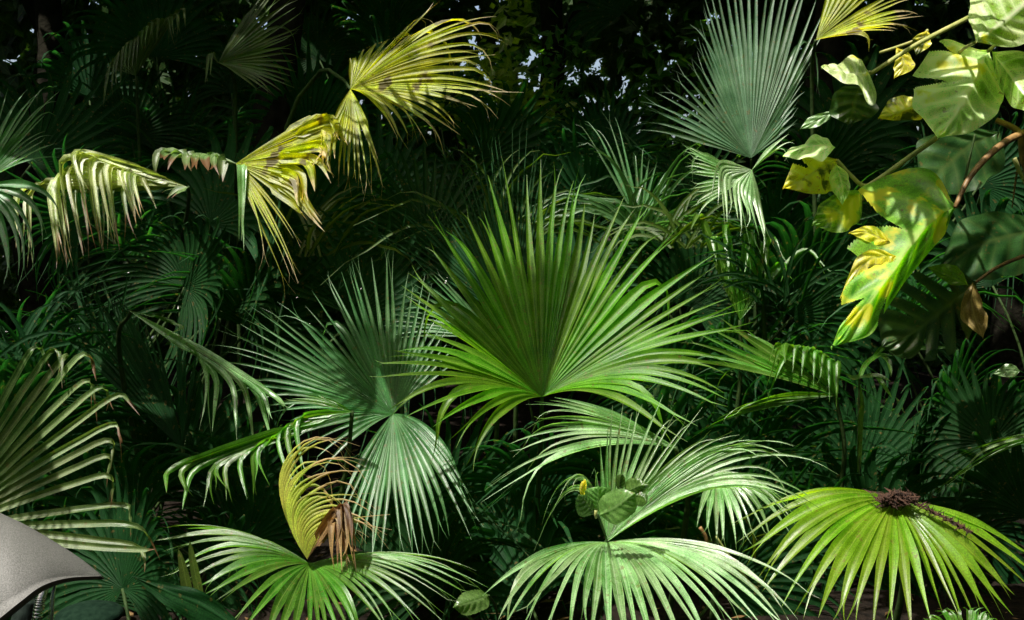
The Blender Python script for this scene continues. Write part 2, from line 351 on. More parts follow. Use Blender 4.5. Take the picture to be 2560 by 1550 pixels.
# forest edge that closes the view, with small openings to the sky
def far_wood():
    rnd = random.Random(11); holes = []
    Y0 = 11.0
    spots = [(1205, 160, 26, 26), (1215, 250, 30, 26), (1400, 160, 22, 30), (1440, 205, 20, 26), (1380, 215, 22, 30), (1320, 190, 10, 30), (1290, 60, 10, 60), (1245, 300, 14, 40),
             (1690, 185, 34, 40), (1720, 280, 14, 30), (1815, 140, 12, 22), (1790, 40, 10, 30), (1600, 330, 14, 50), (1500, 270, 12, 60), (1560, 210, 8, 60),
             (690, 80, 26, 30), (720, 40, 14, 26), (690, 130, 12, 22), (240, 320, 12, 36), (215, 355, 8, 22), (660, 310, 14, 22), (630, 375, 8, 22), (70, 700, 30, 26), (30, 600, 22, 30), (70, 740, 12, 26), (20, 840, 10, 24),
             (850, 660, 16, 26), (690, 655, 6, 20), (910, 60, 8, 40), (930, 330, 10, 30), (870, 650, 8, 16), (1330, 280, 10, 60), (1440, 420, 10, 60)]
    for (px, py, n, sp) in spots:
        sp *= 1.35
        for k in range(int(n*.75)):
            p = at(rnd.gauss(px, sp), rnd.gauss(py, sp * 1.2), Y0)
            holes.append((p.x, p.z, rnd.uniform(0.016, 0.044)))
    grid = {}
    for hx, hz, hr in holes:
        for gx in range(int((hx-0.3)//0.25), int((hx+0.3)//0.25)+1):
            for gz in range(int((hz-0.3)//0.25), int((hz+0.3)//0.25)+1): grid.setdefault((gx, gz), []).append((hx, hz, hr))
    V, F, U = [], [], []
    for k in range(92000):
        x = rnd.uniform(-7.2, 7.2); z = rnd.uniform(-0.2, 5.2); y = Y0 + rnd.uniform(-0.2, 0.5) + 0.15*math.sin(x*1.7)
        if k > 52000:
            h_ = rnd.choice(holes); x = h_[0] + rnd.gauss(0, .09); z = h_[1] + rnd.gauss(0, .09)
        s = rnd.uniform(0.10, 0.26)
        near = min((math.hypot(x-a, z-b) - r for a, b, r in grid.get((int(x//0.25), int(z//0.25)), [])), default=9)
        if near < 0.012:
            continue
        s = min(s, max(0.035, near * 1.9))
        d = Vector((rnd.gauss(0, .7), rnd.gauss(0, .3), rnd.gauss(-0.6, .7))).normalized(); nr = Vector((rnd.gauss(0, .4), -1, rnd.gauss(0.5, .4))).normalized()
        a = d.cross(nr).normalized() * s * 0.3; d = d * s; c = Vector((x, y, z)); b = len(V)
        V += [c - d*.5, c + a, c + d*.5, c - a]; U += [(.5, 0), (1, .5), (.5, 1), (0, .5)]; F.append((b, b+1, b+2, b+3))
    tag(mesh('far_wood', V, F, M['shrub'], None, U, smooth=False), kind='stuff')
far_wood()
# unseen forest and leaf roof, added to cut sky light; opening shaped for the sun
def clearing():
    rnd = random.Random(21); V, F, U = [], [], []
    def quad(c, s):
        b = len(V); d = Vector((rnd.gauss(0, 1), rnd.gauss(0, 1), rnd.gauss(0, 1))).normalized() * s; a = d.orthogonal().normalized() * s * .5
        a.rotate(Matrix.Rotation(rnd.uniform(0, 6.28), 3, d)); V.extend([c - d*.5, c + a, c + d*.5, c - a]); U.extend([(.5, 0), (1, .5), (.5, 1), (0, .5)]); F.append((b, b+1, b+2, b+3))
    for k in range(9000):
        a = rnd.uniform(0, 2*math.pi); r_ = rnd.uniform(.97, 1.08); p = Vector((8.2*math.cos(a)*r_, 3.6 + 8.4*math.sin(a)*r_, rnd.uniform(-.2, 7.6)))
        if p.y > 9.6: continue
        quad(p, rnd.uniform(.45, .95))
    for k in range(9000):
        p = Vector((rnd.uniform(-8.5, 8.5), rnd.uniform(-5, 12), rnd.uniform(6.3, 7.6)))
        o = p - SUN * ((p.z - 1.2) / SUN.z)           # where this leaf's shadow falls at leaf height
        e = .5*math.sin(o.x*2.3) + .3*math.sin(o.x*5.1 + o.y*3)
        if -3.3 < o.x < 3.2 and 1.3 < o.y < 5.75 + e*.6 + (.5 if o.x > .9 else 0): continue
        if p.z < 1.55 + (p.y + 0) * .1165 + .5: continue
        if o.y > 5.6 and noise.noise(Vector((o.x*1.1, o.y*1.1, 3.3))) > .26: continue
        quad(p, rnd.uniform(.4, .85))
    tag(mesh('unseen_surrounding_forest', V, F, M['roofleaf'], None, U, smooth=False), kind='stuff')
clearing()
def tree(x, y, h, cz, rad, n, label, seed, lean=0.0):
    rnd = random.Random(seed); root = empty('broadleaf_tree', Vector((x, y, 0))); tag(root, label, 'tree', 'trees standing in the dark behind the palms')
    pts = [Vector((x + lean*k/9*h + 0.06*math.sin(k*1.3), y + 0.05*math.cos(k), h*k/9 - 0.05)) for k in range(10)]
    V, F, U = tube(pts, (0.16, 0.07), 12); mesh('trunk', V, F, M['bark'], root, U)
    top = pts[-1]
    cloud = []
    clumps = [Vector((rnd.uniform(-1, 1), rnd.uniform(-1, 1), rnd.uniform(-.3, .4))) * rad for _ in range(26)]
    for k in range(n):
        c = rnd.choice(clumps); cloud.append(Vector((top.x, top.y, cz)) + c + Vector((rnd.gauss(0, .26), rnd.gauss(0, .26), rnd.gauss(0, .14))) * rad)
    cloud = [c for c in cloud if c.z > 1.75 + (c.y * 0.1165) + 0.35]
    V, F, U = leaf_quads(cloud, 0.34, rnd); mesh('crown', V, F, M['shrub'], root, U, smooth=False)  # crowns put in as a shade canopy over the background
    for k in range(5):
        c = Vector((top.x, top.y, cz)) + clumps[k] * 0.8
        V, F, U = tube(spline([pts[6+k % 3], pts[8].lerp(c, .5), c], 6), (0.05, 0.015), 6); mesh('limb', V, F, M['bark'], root, U)
tree(-3.6, 8.2, 4.2, 4.7, 2.2, 1100, 'dark tree with a leaning trunk behind the palms at upper left', 1, 0.05)
tree(0.3, 9.4, 4.4, 4.9, 2.3, 1100, 'dark tree behind the middle of the thicket', 2)
tree(3.9, 8.6, 4.3, 4.8, 2.2, 1100, 'dark tree behind the grey green palm leaf at upper right', 3, -0.03)
tree(-1.5, 6.6, 4.3, 4.6, 1.7, 500, 'slim dark tree behind the hollow in the left half', 4, 0.04)
tree(1.9, 7.0, 4.4, 4.7, 1.7, 500, 'slim dark tree behind the centre right palm leaves', 6, 0.02)

# ------------------------------------------------------------------ the lit palm leaves
fan('fan_palm_leaf', 'largest fan palm leaf in the centre, upright, bright green with one half in shadow', [
    dict(keys=[A(1170,1165,-.40,.12), A(1075,1090,-.40,.13), A(960,1005,-.32,.09), A(935,905,-.22,.06), A(1040,800,-.08,.03), A(985,685,.04,.01), A(1075,560,.10,0), A(1168,507,.15,0),
               A(1262,425,.20,0), A(1385,370,.22,0), A(1500,490,.19,0), A(1618,465,.15,.01), A(1710,580,.08,.03), A(1800,690,.03,.03), A(1852,745,-.04,.035), A(1862,850,-.13,.08), A(1838,945,-.24,.10),
               A(1810,1010,-.32,.12), A(1745,1075,-.40,.13), A(1680,1125,-.42,.14)], n=50, fuse=.52, wmax=.040, droop=(.2,.4), jit=1.0, mat='lime2')],
    (1355, 992, 4.0), 'green', 1, [(1352,1100,4.12), (1340,1300,4.3), ground_pt(0.06,4.5)])
fan('fan_palm_leaf', 'grey green fan palm leaf left of the large central leaf, its lower segments hanging', [
    dict(keys=[A(800,1210,-.2,.10), A(700,1060,-.12,.06), A(560,960,-.06,.04), A(522,850,-.02,.02), A(575,820,0,.01), A(627,778,.05,.01), A(723,755,.06,0), A(771,725,.08,0), A(797,664,.10,0), A(862,695,.12,0),
               A(885,645,.14,0), A(970,640,.15,0), A(1060,700,.15,0), A(1120,800,.1,.02), A(1150,920,.02,.05)], n=44, fuse=.42, wmax=.032, jit=1.0, droop=(.2,.5)),
    dict(keys=[A(1190,1240,-.28,.17), A(1185,1330,-.34,.12), A(1070,1400,-.42,.07), A(985,1396,-.42,.03), A(930,1396,-.42,.02), A(880,1370,-.38,.05), A(830,1300,-.3,.09)], n=20, fuse=.5, wmax=.042, jit=1.0, droop=(.2,.5))],
    (983, 1035, 4.25), 'grey', 2, [(985,1150,4.45), (1000,1330,4.6), ground_pt(-0.42,4.8)])
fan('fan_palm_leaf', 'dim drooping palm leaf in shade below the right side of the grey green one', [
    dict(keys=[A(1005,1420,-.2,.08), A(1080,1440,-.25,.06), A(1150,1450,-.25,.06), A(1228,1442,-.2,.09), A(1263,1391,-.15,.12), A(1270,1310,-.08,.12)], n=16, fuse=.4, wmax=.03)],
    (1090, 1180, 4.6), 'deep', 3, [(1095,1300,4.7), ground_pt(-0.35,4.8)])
fan('fan_palm_leaf', 'white lit glossy fan palm leaf at bottom centre, one half raised and one half hanging', [
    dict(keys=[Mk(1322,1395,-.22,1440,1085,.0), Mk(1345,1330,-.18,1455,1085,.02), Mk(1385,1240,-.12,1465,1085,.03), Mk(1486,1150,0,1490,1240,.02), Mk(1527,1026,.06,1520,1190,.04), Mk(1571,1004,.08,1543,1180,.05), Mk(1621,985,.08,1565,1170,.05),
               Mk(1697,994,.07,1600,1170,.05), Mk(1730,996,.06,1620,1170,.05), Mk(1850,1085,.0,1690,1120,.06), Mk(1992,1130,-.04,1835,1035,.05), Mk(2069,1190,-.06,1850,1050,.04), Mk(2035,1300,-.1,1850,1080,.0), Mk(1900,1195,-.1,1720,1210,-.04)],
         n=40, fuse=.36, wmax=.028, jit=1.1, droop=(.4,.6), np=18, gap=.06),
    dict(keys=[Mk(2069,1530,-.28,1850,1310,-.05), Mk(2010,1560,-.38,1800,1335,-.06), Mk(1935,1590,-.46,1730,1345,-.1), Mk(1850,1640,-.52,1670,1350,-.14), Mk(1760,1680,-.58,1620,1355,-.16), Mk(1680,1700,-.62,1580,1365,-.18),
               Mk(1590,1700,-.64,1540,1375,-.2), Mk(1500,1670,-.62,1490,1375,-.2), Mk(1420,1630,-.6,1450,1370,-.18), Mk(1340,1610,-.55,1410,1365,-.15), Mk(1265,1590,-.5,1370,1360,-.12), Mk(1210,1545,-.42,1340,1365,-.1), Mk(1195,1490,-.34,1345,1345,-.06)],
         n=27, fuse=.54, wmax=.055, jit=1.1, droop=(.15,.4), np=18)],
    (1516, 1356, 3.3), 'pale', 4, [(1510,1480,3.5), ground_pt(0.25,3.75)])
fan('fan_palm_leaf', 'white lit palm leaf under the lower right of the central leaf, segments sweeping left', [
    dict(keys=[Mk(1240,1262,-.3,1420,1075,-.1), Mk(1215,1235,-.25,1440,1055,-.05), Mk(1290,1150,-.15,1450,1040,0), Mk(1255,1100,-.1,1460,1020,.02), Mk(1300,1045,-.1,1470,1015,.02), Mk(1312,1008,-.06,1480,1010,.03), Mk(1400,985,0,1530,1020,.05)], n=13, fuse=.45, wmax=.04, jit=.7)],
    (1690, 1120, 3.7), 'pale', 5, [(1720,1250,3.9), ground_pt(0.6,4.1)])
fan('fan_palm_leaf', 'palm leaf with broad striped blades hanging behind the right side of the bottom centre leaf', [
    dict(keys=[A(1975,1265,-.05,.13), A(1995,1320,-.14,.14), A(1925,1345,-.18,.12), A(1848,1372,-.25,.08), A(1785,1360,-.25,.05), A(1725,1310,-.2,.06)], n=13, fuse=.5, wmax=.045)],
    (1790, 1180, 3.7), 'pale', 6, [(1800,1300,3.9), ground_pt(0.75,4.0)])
fan('fan_palm_leaf', 'green fan palm leaf at bottom left, spread flat with blades reaching left and down', [
    dict(keys=[A(1205,1425,-.02,.08), A(1225,1462,-.08,.10), A(1140,1500,-.18,.12), A(1125,1545,-.24,.12), A(1010,1600,-.32,.12), A(905,1650,-.40,.09), A(830,1670,-.42,.06), A(760,1670,-.44,.05)], n=20, fuse=.45, wmax=.04, jit=.9, droop=(.2,.4)),
    dict(keys=[A(740,1660,-.44,.05), A(690,1640,-.42,.06), A(615,1590,-.38,.08), A(570,1545,-.32,.10), A(535,1515,-.26,.12), A(405,1440,-.12,.14), A(395,1375,-.02,.13), A(398,1328,.08,.10), A(480,1320,.14,.06), A(600,1335,.16,.04)], n=20, fuse=.5, wmax=.05, jit=.8, droop=(.2,.4))],
    (774, 1409, 3.6), 'green', 7, [(790,1520,3.75), ground_pt(-0.6,3.95)])
fan('fan_palm_leaf', 'withered yellow fan palm leaf with curled brown tips above the bottom left leaf', [
    dict(keys=[Mk(888,1442,-.12,850,1235,-.05), Mk(872,1405,-.12,868,1262,-.05), Mk(862,1430,-.1,835,1290,-.04), Mk(890,1340,-.1,870,1235,-.04), Mk(850,1380,-.08,820,1300,-.02)], n=16, fuse=.3, wmax=.024, mat='brown', jit=3.0, fold=True, np=20),
    dict(keys=[Mk(868,1318,-.06,800,1325,-.02), Mk(966,1295,-.08,735,1290,0), Mk(944,1243,-.05,690,1252,.02), Mk(935,1178,-.02,650,1212,.04), Mk(926,1110,0,612,1180,.06), Mk(905,1072,.03,600,1150,.08), Mk(862,1048,.06,590,1120,.10)], n=28, fuse=.46, wmax=.028, jit=2.6, droop=(.9,.9), snap=.2, gap=.06)],
    (768, 1398, 3.52), 'dry', 8, None)
fan('fan_palm_leaf', 'palm leaf arching to the lower left with short green tips hanging in a row', [
    dict(keys=[Mk(378,1235,-.10,392,1172,-.02), Mk(452,1258,-.12,445,1166,0), Mk(462,1262,-.12,505,1164,0), Mk(546,1242,-.12,528,1160,0), Mk(593,1244,-.12,566,1146,0), Mk(606,1272,-.12,600,1128,0), Mk(640,1210,-.12,628,1116,0), Mk(706,1250,-.14,655,1098,0), Mk(738,1262,-.14,690,1070,0), Mk(760,1180,-.1,745,1030,0)],
         n=13, fuse=.30, wmax=.022, fold=True, jit=1.0, np=22),
    dict(keys=[A(690,1010,.02,.05), A(760,985,.04,.06), A(800,1000,.02,.1)], n=5, fuse=.35, wmax=.022)],
    (880, 1030, 3.95), 'green', 9, [(870,1150,4.1), (850,1300,4.2), ground_pt(-0.6,4.3)])
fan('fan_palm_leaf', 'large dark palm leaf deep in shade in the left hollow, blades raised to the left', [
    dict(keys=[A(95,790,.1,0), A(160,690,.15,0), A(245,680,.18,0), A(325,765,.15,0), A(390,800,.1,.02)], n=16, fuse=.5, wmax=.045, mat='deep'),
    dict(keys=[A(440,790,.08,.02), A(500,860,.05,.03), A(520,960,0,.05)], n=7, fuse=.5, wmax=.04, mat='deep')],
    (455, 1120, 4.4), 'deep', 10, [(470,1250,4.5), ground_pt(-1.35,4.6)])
fan('fan_palm_leaf', 'palm leaf bowed over the left hollow with a few pale blade ends hanging straight down', [
    dict(keys=[Mk(405,848,-.06,455,812,0), Mk(410,838,-.06,475,818,0)], n=2, fuse=.3, wmax=.012, fold=True, np=20),
    dict(keys=[Mk(508,1075,-.1,510,890,0), Mk(553,1098,-.1,560,938,0), Mk(630,1102,-.1,606,946,0), Mk(674,1105,-.1,642,962,0), Mk(700,1060,-.1,668,978,0), Mk(748,1020,-.1,700,990,0)], n=7, fuse=.3, wmax=.021, fold=True, np=22, jit=.8, gap=0, snap=0, mat='pale')],
    (325, 778, 4.2), 'green', 51, [(300,900,4.4), ground_pt(-1.5,4.6)])
fan('fan_palm_leaf', 'frayed palm leaf at the lower left edge with long parallel blades and brown tips', [
    dict(keys=[Mk(100,900,.1,60,850,.12), Mk(172,960,.05,165,850,.1), Mk(238,980,.05,214,885,.08), Mk(236,1030,.05,226,925,.07), Mk(278,1020,.04,262,955,.06), Mk(312,1075,.02,290,1005,.05), Mk(310,1150,.0,296,1065,.03), Mk(318,1210,.0,308,1120,.02),
               Mk(332,1265,-.02,315,1175,.0), Mk(335,1330,-.02,318,1230,.0), Mk(345,1390,-.05,322,1285,-.02), Mk(390,1400,-.05,345,1335,-.04), Mk(410,1420,-.08,375,1375,-.05), Mk(405,1455,-.1,380,1420,-.06)], n=16, fuse=.28, wmax=.0165, fold=True, jit=1.9, np=20, gap=.12)],
    (-150, 1330, 3.3), 'frayed', 11, [(-260,1450,3.4), ground_pt(-1.9,3.6)])
fan('fan_palm_leaf', 'upper yellow palm leaf near the top, blades spread to the right', [
    dict(keys=[A(868,140,.05,.02), A(905,105,.10,.01), A(1000,78,.12,0), A(1075,15,.12,0), A(1140,2,.1,.02), A(1270,14,.02,.06), A(1245,125,-.05,.09), A(1256,165,-.08,.08), A(1258,140,-.08,.06), A(1262,205,-.1,.06), A(1276,248,-.12,.05),
               A(1160,292,-.2,.04), A(1145,368,-.25,.09), A(1085,345,-.28,.08), A(1062,318,-.28,.07), A(1022,366,-.3,.12), A(958,297,-.3,.07)], n=40, fuse=.48, wmax=.038, jit=1.3, droop=(.7,.9), gap=.05, snap=.12),
    dict(keys=[A(936,340,-.2,.05), A(955,487,-.3,.04), A(912,502,-.3,.02), A(880,470,-.3,.0), A(835,430,-.25,.02), A(800,370,-.2,.05)], n=15, fuse=.36, wmax=.034, jit=1.8, droop=(.7,.9), snap=.15)],
    (876, 223, 5.0), 'yellow', 12, [(850,195,5.15), (790,190,5.4), (700,420,5.6), ground_pt(-1.3,5.8)])
fan('fan_palm_leaf', 'lower yellow palm leaf at upper left, folded over with pale tips hanging from its edge', [
    dict(keys=[Mk(826,375,-.12,800,282,.05), Mk(868,335,-.12,842,288,.0), Mk(815,410,-.12,830,330,.0), Mk(838,420,-.12,800,380,-.05), Mk(790,500,-.15,770,410,-.05), Mk(780,510,-.15,745,440,-.08), Mk(785,550,-.15,735,475,-.08), Mk(802,576,-.15,755,540,-.1)], n=24, fuse=.48, wmax=.034, fold=True, np=20, jit=2.0, gap=.08),
    dict(keys=[A(767,614,-.2,.06), A(738,706,-.25,.05), A(715,712,-.25,.04), A(692,722,-.25,.03)], n=8, fuse=.3, wmax=.026, jit=2.0),
    dict(keys=[Mk(605,610,-.15,612,420,-.05), Mk(600,600,-.15,600,415,-.05)], n=2, fuse=.5, wmax=.026, fold=True, np=20, mat='pale'),
    dict(keys=[Mk(560,450,-.05,570,402,.02), Mk(530,428,-.05,528,388,.05), Mk(488,425,-.05,490,388,.08), Mk(400,410,0,440,380,.1), Mk(362,392,.0,385,376,.12)], n=8, fuse=.6, wmax=.03, fold=True, np=18, mat='frayed')],
    (590, 409, 4.8), 'yellow', 13, [(590,480,5.2), (600,640,5.9), ground_pt(-1.6,5.3)])
fan('fan_palm_leaf', 'palm leaf with white lit blades drooping toward the left edge from upper left', [
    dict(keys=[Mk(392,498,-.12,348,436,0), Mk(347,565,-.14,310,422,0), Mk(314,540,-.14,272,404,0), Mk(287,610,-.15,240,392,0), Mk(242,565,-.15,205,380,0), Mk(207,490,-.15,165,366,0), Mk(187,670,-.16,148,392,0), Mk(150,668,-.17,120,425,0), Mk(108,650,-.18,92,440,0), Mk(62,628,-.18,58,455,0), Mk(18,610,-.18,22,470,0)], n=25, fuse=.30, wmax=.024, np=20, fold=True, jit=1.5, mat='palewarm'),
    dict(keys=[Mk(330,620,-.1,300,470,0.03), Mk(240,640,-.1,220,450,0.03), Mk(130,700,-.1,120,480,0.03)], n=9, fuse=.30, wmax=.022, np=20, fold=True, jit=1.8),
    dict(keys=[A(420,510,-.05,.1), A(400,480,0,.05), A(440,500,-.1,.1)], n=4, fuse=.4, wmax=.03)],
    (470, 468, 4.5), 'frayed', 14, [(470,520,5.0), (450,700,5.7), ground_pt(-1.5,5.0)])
fan('fan_palm_leaf', 'grey green palm leaf at the left edge rising from outside the picture, tips curling down', [
    dict(keys=[A(-40,230,.1,0), A(35,215,.12,0), A(135,203,.12,0), A(110,310,.08,.02), A(145,345,.03,.04), A(165,390,-.05,.08)], n=16, fuse=.4, wmax=.03),
    dict(keys=[Mk(160,500,-.1,120,420,0), Mk(58,712,-.15,85,500,0), Mk(54,690,-.15,65,510,0), Mk(16,708,-.15,10,555,0)], n=6, fuse=.4, wmax=.026, np=18)],
    (-60, 470, 4.0), 'grey', 15, [(-80,700,4.1), ground_pt(-2.2,4.2)])
fan('fan_palm_leaf', 'tall grey green fan palm leaf standing upright at upper right', [
    dict(keys=[A(1590,330,.0,.02), A(1602,262,.02,.01), A(1640,208,.04,.01), A(1662,180,.05,.01), A(1708,144,.06,0), A(1739,118,.07,0), A(1748,44,.09,0), A(1760,-40,.1,0), A(1830,-120,.12,0), A(1905,-160,.12,0), A(1985,-140,.12,0), A(2050,-60,.1,0), A(2085,20,.09,0), A(2040,120,.06,0), A(2010,210,.03,.01), A(1990,320,-.02,.03)], n=44, fuse=.45, wmax=.04, jit=.9, droop=(.15,.4))],
    (1878, 395, 5.2), 'bluish', 16, [(1885,500,5.4), (1890,700,5.5), ground_pt(1.25,5.6)])
fan('fan_palm_leaf', 'small bright pleated palm leaf half hidden below the tall upright one', [
    dict(keys=[A(1736,540,-.1,.04), A(1728,485,-.06,.02), A(1722,430,0,.02), A(1712,385,.02,.01), A(1700,340,.05,0)], n=15, fuse=.6, wmax=.03)],
    (1868, 447, 5.0), 'pale', 17, [(1870,600,5.2), ground_pt(1.15,5.4)])
fan('fan_palm_leaf', 'thin bladed palm leaf with pale forked tips hanging below the tall upright one', [
    dict(keys=[Mk(1768,455,-.15,1800,395,0), Mk(1812,560,-.15,1804,432,0), Mk(1822,545,-.15,1815,436,0), Mk(1838,545,-.15,1834,458,0), Mk(1877,588,-.15,1846,462,0), Mk(1882,560,-.15,1866,490,0), Mk(1924,632,-.15,1892,505,0), Mk(1942,628,-.15,1908,510,0)], n=12, fuse=.4, wmax=.017, fold=True, np=18),
    dict(keys=[A(1960,330,0,.05), A(1985,350,-.05,.06), A(1985,340,0,.1)], n=3, fuse=.4, wmax=.015)],
    (1880, 425, 4.75), 'pale', 18, [(1890,560,4.9), (1910,800,5.0), ground_pt(1.2,5.1)])
fan('fan_palm_leaf', 'bright yellow palm leaf cut off by the top edge at upper right', [
    dict(keys=[A(2080,-90,.1,0), A(2150,-70,.1,0), A(2210,-50,.1,0), A(2290,-15,.05,.02), A(2310,30,0,.03), A(2270,62,-.05,.04), A(2190,92,-.1,.05)], n=20, fuse=.5, wmax=.035)],
    (2040, 100, 4.9), 'yellow', 19, [(2030,200,5.1), (2040,600,5.3), ground_pt(1.6,5.4)])
fan('fan_palm_leaf', 'narrow green palm leaf right of centre pointing left above a long low blade', [
    dict(keys=[Mk(1708,1118,-.12,1850,1000,0), Mk(1790,1040,-.1,1900,990,0), Mk(1830,1030,-.08,1950,965,0)], n=4, fuse=.4, wmax=.02),
    dict(keys=[A(1690,905,-.05,.03), A(1680,868,.0,.02), A(1684,843,.02,.0), A(1700,842,.04,0), A(1830,795,.1,0), A(1850,830,.1,0)], n=9, fuse=.55, wmax=.026, droop=(.5,.5)),
    dict(keys=[Mk(1898,1038,-.1,1975,880,.0), Mk(1934,908,-.1,1940,850,.02), Mk(1968,912,-.1,1985,845,.0), Mk(2028,958,-.1,2040,858,0), Mk(2045,962,-.1,2062,870,0), Mk(2086,1020,-.1,2084,885,0), Mk(2096,1005,-.1,2108,885,0)], n=10, fuse=.4, wmax=.018, fold=True, np=18)],
    (2090, 990, 4.4), 'green', 20, [(2110,1150,4.5), ground_pt(1.35,4.6)])
U_LEAF = fan('fan_palm_leaf', 'yellow green fan palm leaf at lower right, drooping like an umbrella with white lit tips', [
    dict(keys=[A(2620,1400,0,.07), A(2560,1480,-.10,.09), A(2500,1560,-.20,.10), A(2440,1590,-.26,.10), A(2390,1580,-.30,.10), A(2335,1560,-.33,.09), A(2275,1590,-.36,.07), A(2205,1590,-.37,.07), A(2135,1590,-.36,.08), A(2070,1575,-.34,.10), A(1998,1555,-.30,.11), A(1935,1520,-.25,.13),
               A(1880,1450,-.18,.14), A(1850,1380,-.10,.15), A(1848,1318,-.04,.14), A(1900,1275,.06,.08)], n=26, fuse=.56, wmax=.055, jit=.9, droop=(.2,.3), np=18, snap=0, gap=0)],
    (2235, 1250, 3.3), 'lime', 21, [(2240,1300,3.5), (2260,1450,3.6), ground_pt(1.3,3.7)])
fan('fan_palm_leaf', 'dim green palm leaf entering from the right edge above the umbrella shaped one', [
    dict(keys=[A(2300,1242,-.1,.10), A(2345,1235,-.05,.09), A(2335,1168,.04,.08), A(2420,1140,.08,.05), A(2470,1085,.1,.02)], n=9, fuse=.3, wmax=.022)],
    (2680, 1085, 3.8), 'green', 22, [(2720,1300,3.9), ground_pt(2.0,4.0)])
fan('fan_palm_leaf', 'small pleated palm leaf cut off by the bottom edge at lower right', [
    dict(keys=[A(2300,1560,-.05,.08), A(2325,1530,0,.06), A(2385,1512,.05,.02), A(2445,1510,.05,.02), A(2490,1535,.03,.05)], n=16, fuse=.8, wmax=.02)],
    (2420, 1660, 2.9), 'green', 23, [(2420,1720,3.0), ground_pt(1.2,3.1)])
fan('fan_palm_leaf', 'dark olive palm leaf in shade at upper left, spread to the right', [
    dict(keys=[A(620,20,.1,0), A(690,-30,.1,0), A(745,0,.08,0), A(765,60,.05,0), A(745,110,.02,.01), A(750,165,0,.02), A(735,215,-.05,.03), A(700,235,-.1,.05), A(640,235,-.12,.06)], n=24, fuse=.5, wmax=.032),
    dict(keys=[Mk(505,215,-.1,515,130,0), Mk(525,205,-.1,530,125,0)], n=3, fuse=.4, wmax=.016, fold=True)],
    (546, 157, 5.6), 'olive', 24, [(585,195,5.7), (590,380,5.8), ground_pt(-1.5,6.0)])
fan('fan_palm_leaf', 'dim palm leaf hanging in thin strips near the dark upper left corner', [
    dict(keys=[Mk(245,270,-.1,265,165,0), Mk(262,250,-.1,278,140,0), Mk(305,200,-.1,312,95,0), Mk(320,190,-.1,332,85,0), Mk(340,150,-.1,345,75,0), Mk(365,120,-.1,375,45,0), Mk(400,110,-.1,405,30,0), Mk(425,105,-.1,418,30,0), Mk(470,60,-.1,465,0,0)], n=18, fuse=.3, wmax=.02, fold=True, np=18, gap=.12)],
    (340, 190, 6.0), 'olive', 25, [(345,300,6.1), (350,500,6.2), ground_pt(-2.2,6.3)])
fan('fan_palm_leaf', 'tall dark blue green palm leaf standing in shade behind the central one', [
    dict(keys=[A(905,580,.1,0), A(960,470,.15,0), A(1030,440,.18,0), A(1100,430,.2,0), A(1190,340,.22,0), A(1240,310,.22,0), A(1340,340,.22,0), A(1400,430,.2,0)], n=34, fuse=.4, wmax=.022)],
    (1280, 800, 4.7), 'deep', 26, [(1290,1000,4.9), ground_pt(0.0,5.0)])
fan('fan_palm_leaf', 'silvery palm leaf showing between the central leaf and the grey green one', [
    dict(keys=[A(950,860,-.1,.04), A(975,770,0,.02), A(1000,720,.03,.01), A(1050,668,.05,0), A(1090,665,.06,0)], n=14, fuse=.45, wmax=.025)],
    (1240, 850, 4.6), 'grey', 27, [(1245,1000,4.8), ground_pt(-0.1,4.9)])
fan('fan_palm_leaf', 'slender lit palm leaf behind the upper right blades of the central one', [
    dict(keys=[A(1440,300,.1,0), A(1475,270,.1,0), A(1545,290,.08,0), A(1600,350,.05,.03), A(1690,430,0,.08), A(1700,470,0,.1)], n=13, fuse=.3, wmax=.022, droop=(.5,.6))],
    (1600, 560, 5.3), 'grey', 28, [(1600,700,5.4), ground_pt(0.65,5.6)])
fan('fan_palm_leaf', 'thin bladed palm leaf with arching tips right of the central one', [
    dict(keys=[Mk(1775,620,-.1,1760,570,0), Mk(1815,690,-.1,1800,570,0), Mk(1830,700,-.1,1810,585,0), Mk(1870,690,-.1,1900,560,0), Mk(1960,700,-.1,1950,640,0), Mk(2060,680,-.1,2000,600,0), Mk(1690,560,-.1,1720,520,0)], n=11, fuse=.3, wmax=.018, fold=True, np=18)],
    (1850, 800, 4.9), 'green', 29, [(1850,950,5.0), ground_pt(1.0,5.1)])
# dark clump on the umbrella leaf
def debris():
    rnd = random.Random(3); V, F = [], []
    for k in range(760):
        p = at(rnd.gauss(2238, 18), rnd.gauss(1247, 7), 3.26 + rnd.uniform(-.05, .03)); s = rnd.uniform(.008, .032)
        q = at(rnd.uniform(2290, 2430), 0, 3.28) if k > 640 else None
        if q is not None:
            tt = rnd.random(); p = at(2262 + 165*tt, 1248 + 82*tt**1.15 + rnd.gauss(0, 2.5), 3.26 - .05*tt); s *= .8
        a = Vector((rnd.gauss(0, 1), rnd.gauss(0, 1), rnd.gauss(0, .6))).normalized() * s; b = a.orthogonal().normalized() * s * .13
        i = len(V); V += [p-a, p+b, p+a, p-b, p + a.cross(b).normalized()*s*.12]; F += [(i, i+1, i+4), (i+1, i+2, i+4), (i+2, i+3, i+4), (i+3, i, i+4)]
    o = mesh('plant_debris', V, F, M['debris']); tag(o, 'dark brown clump of fibrous debris lying on top of the umbrella shaped palm leaf', 'debris')
debris()

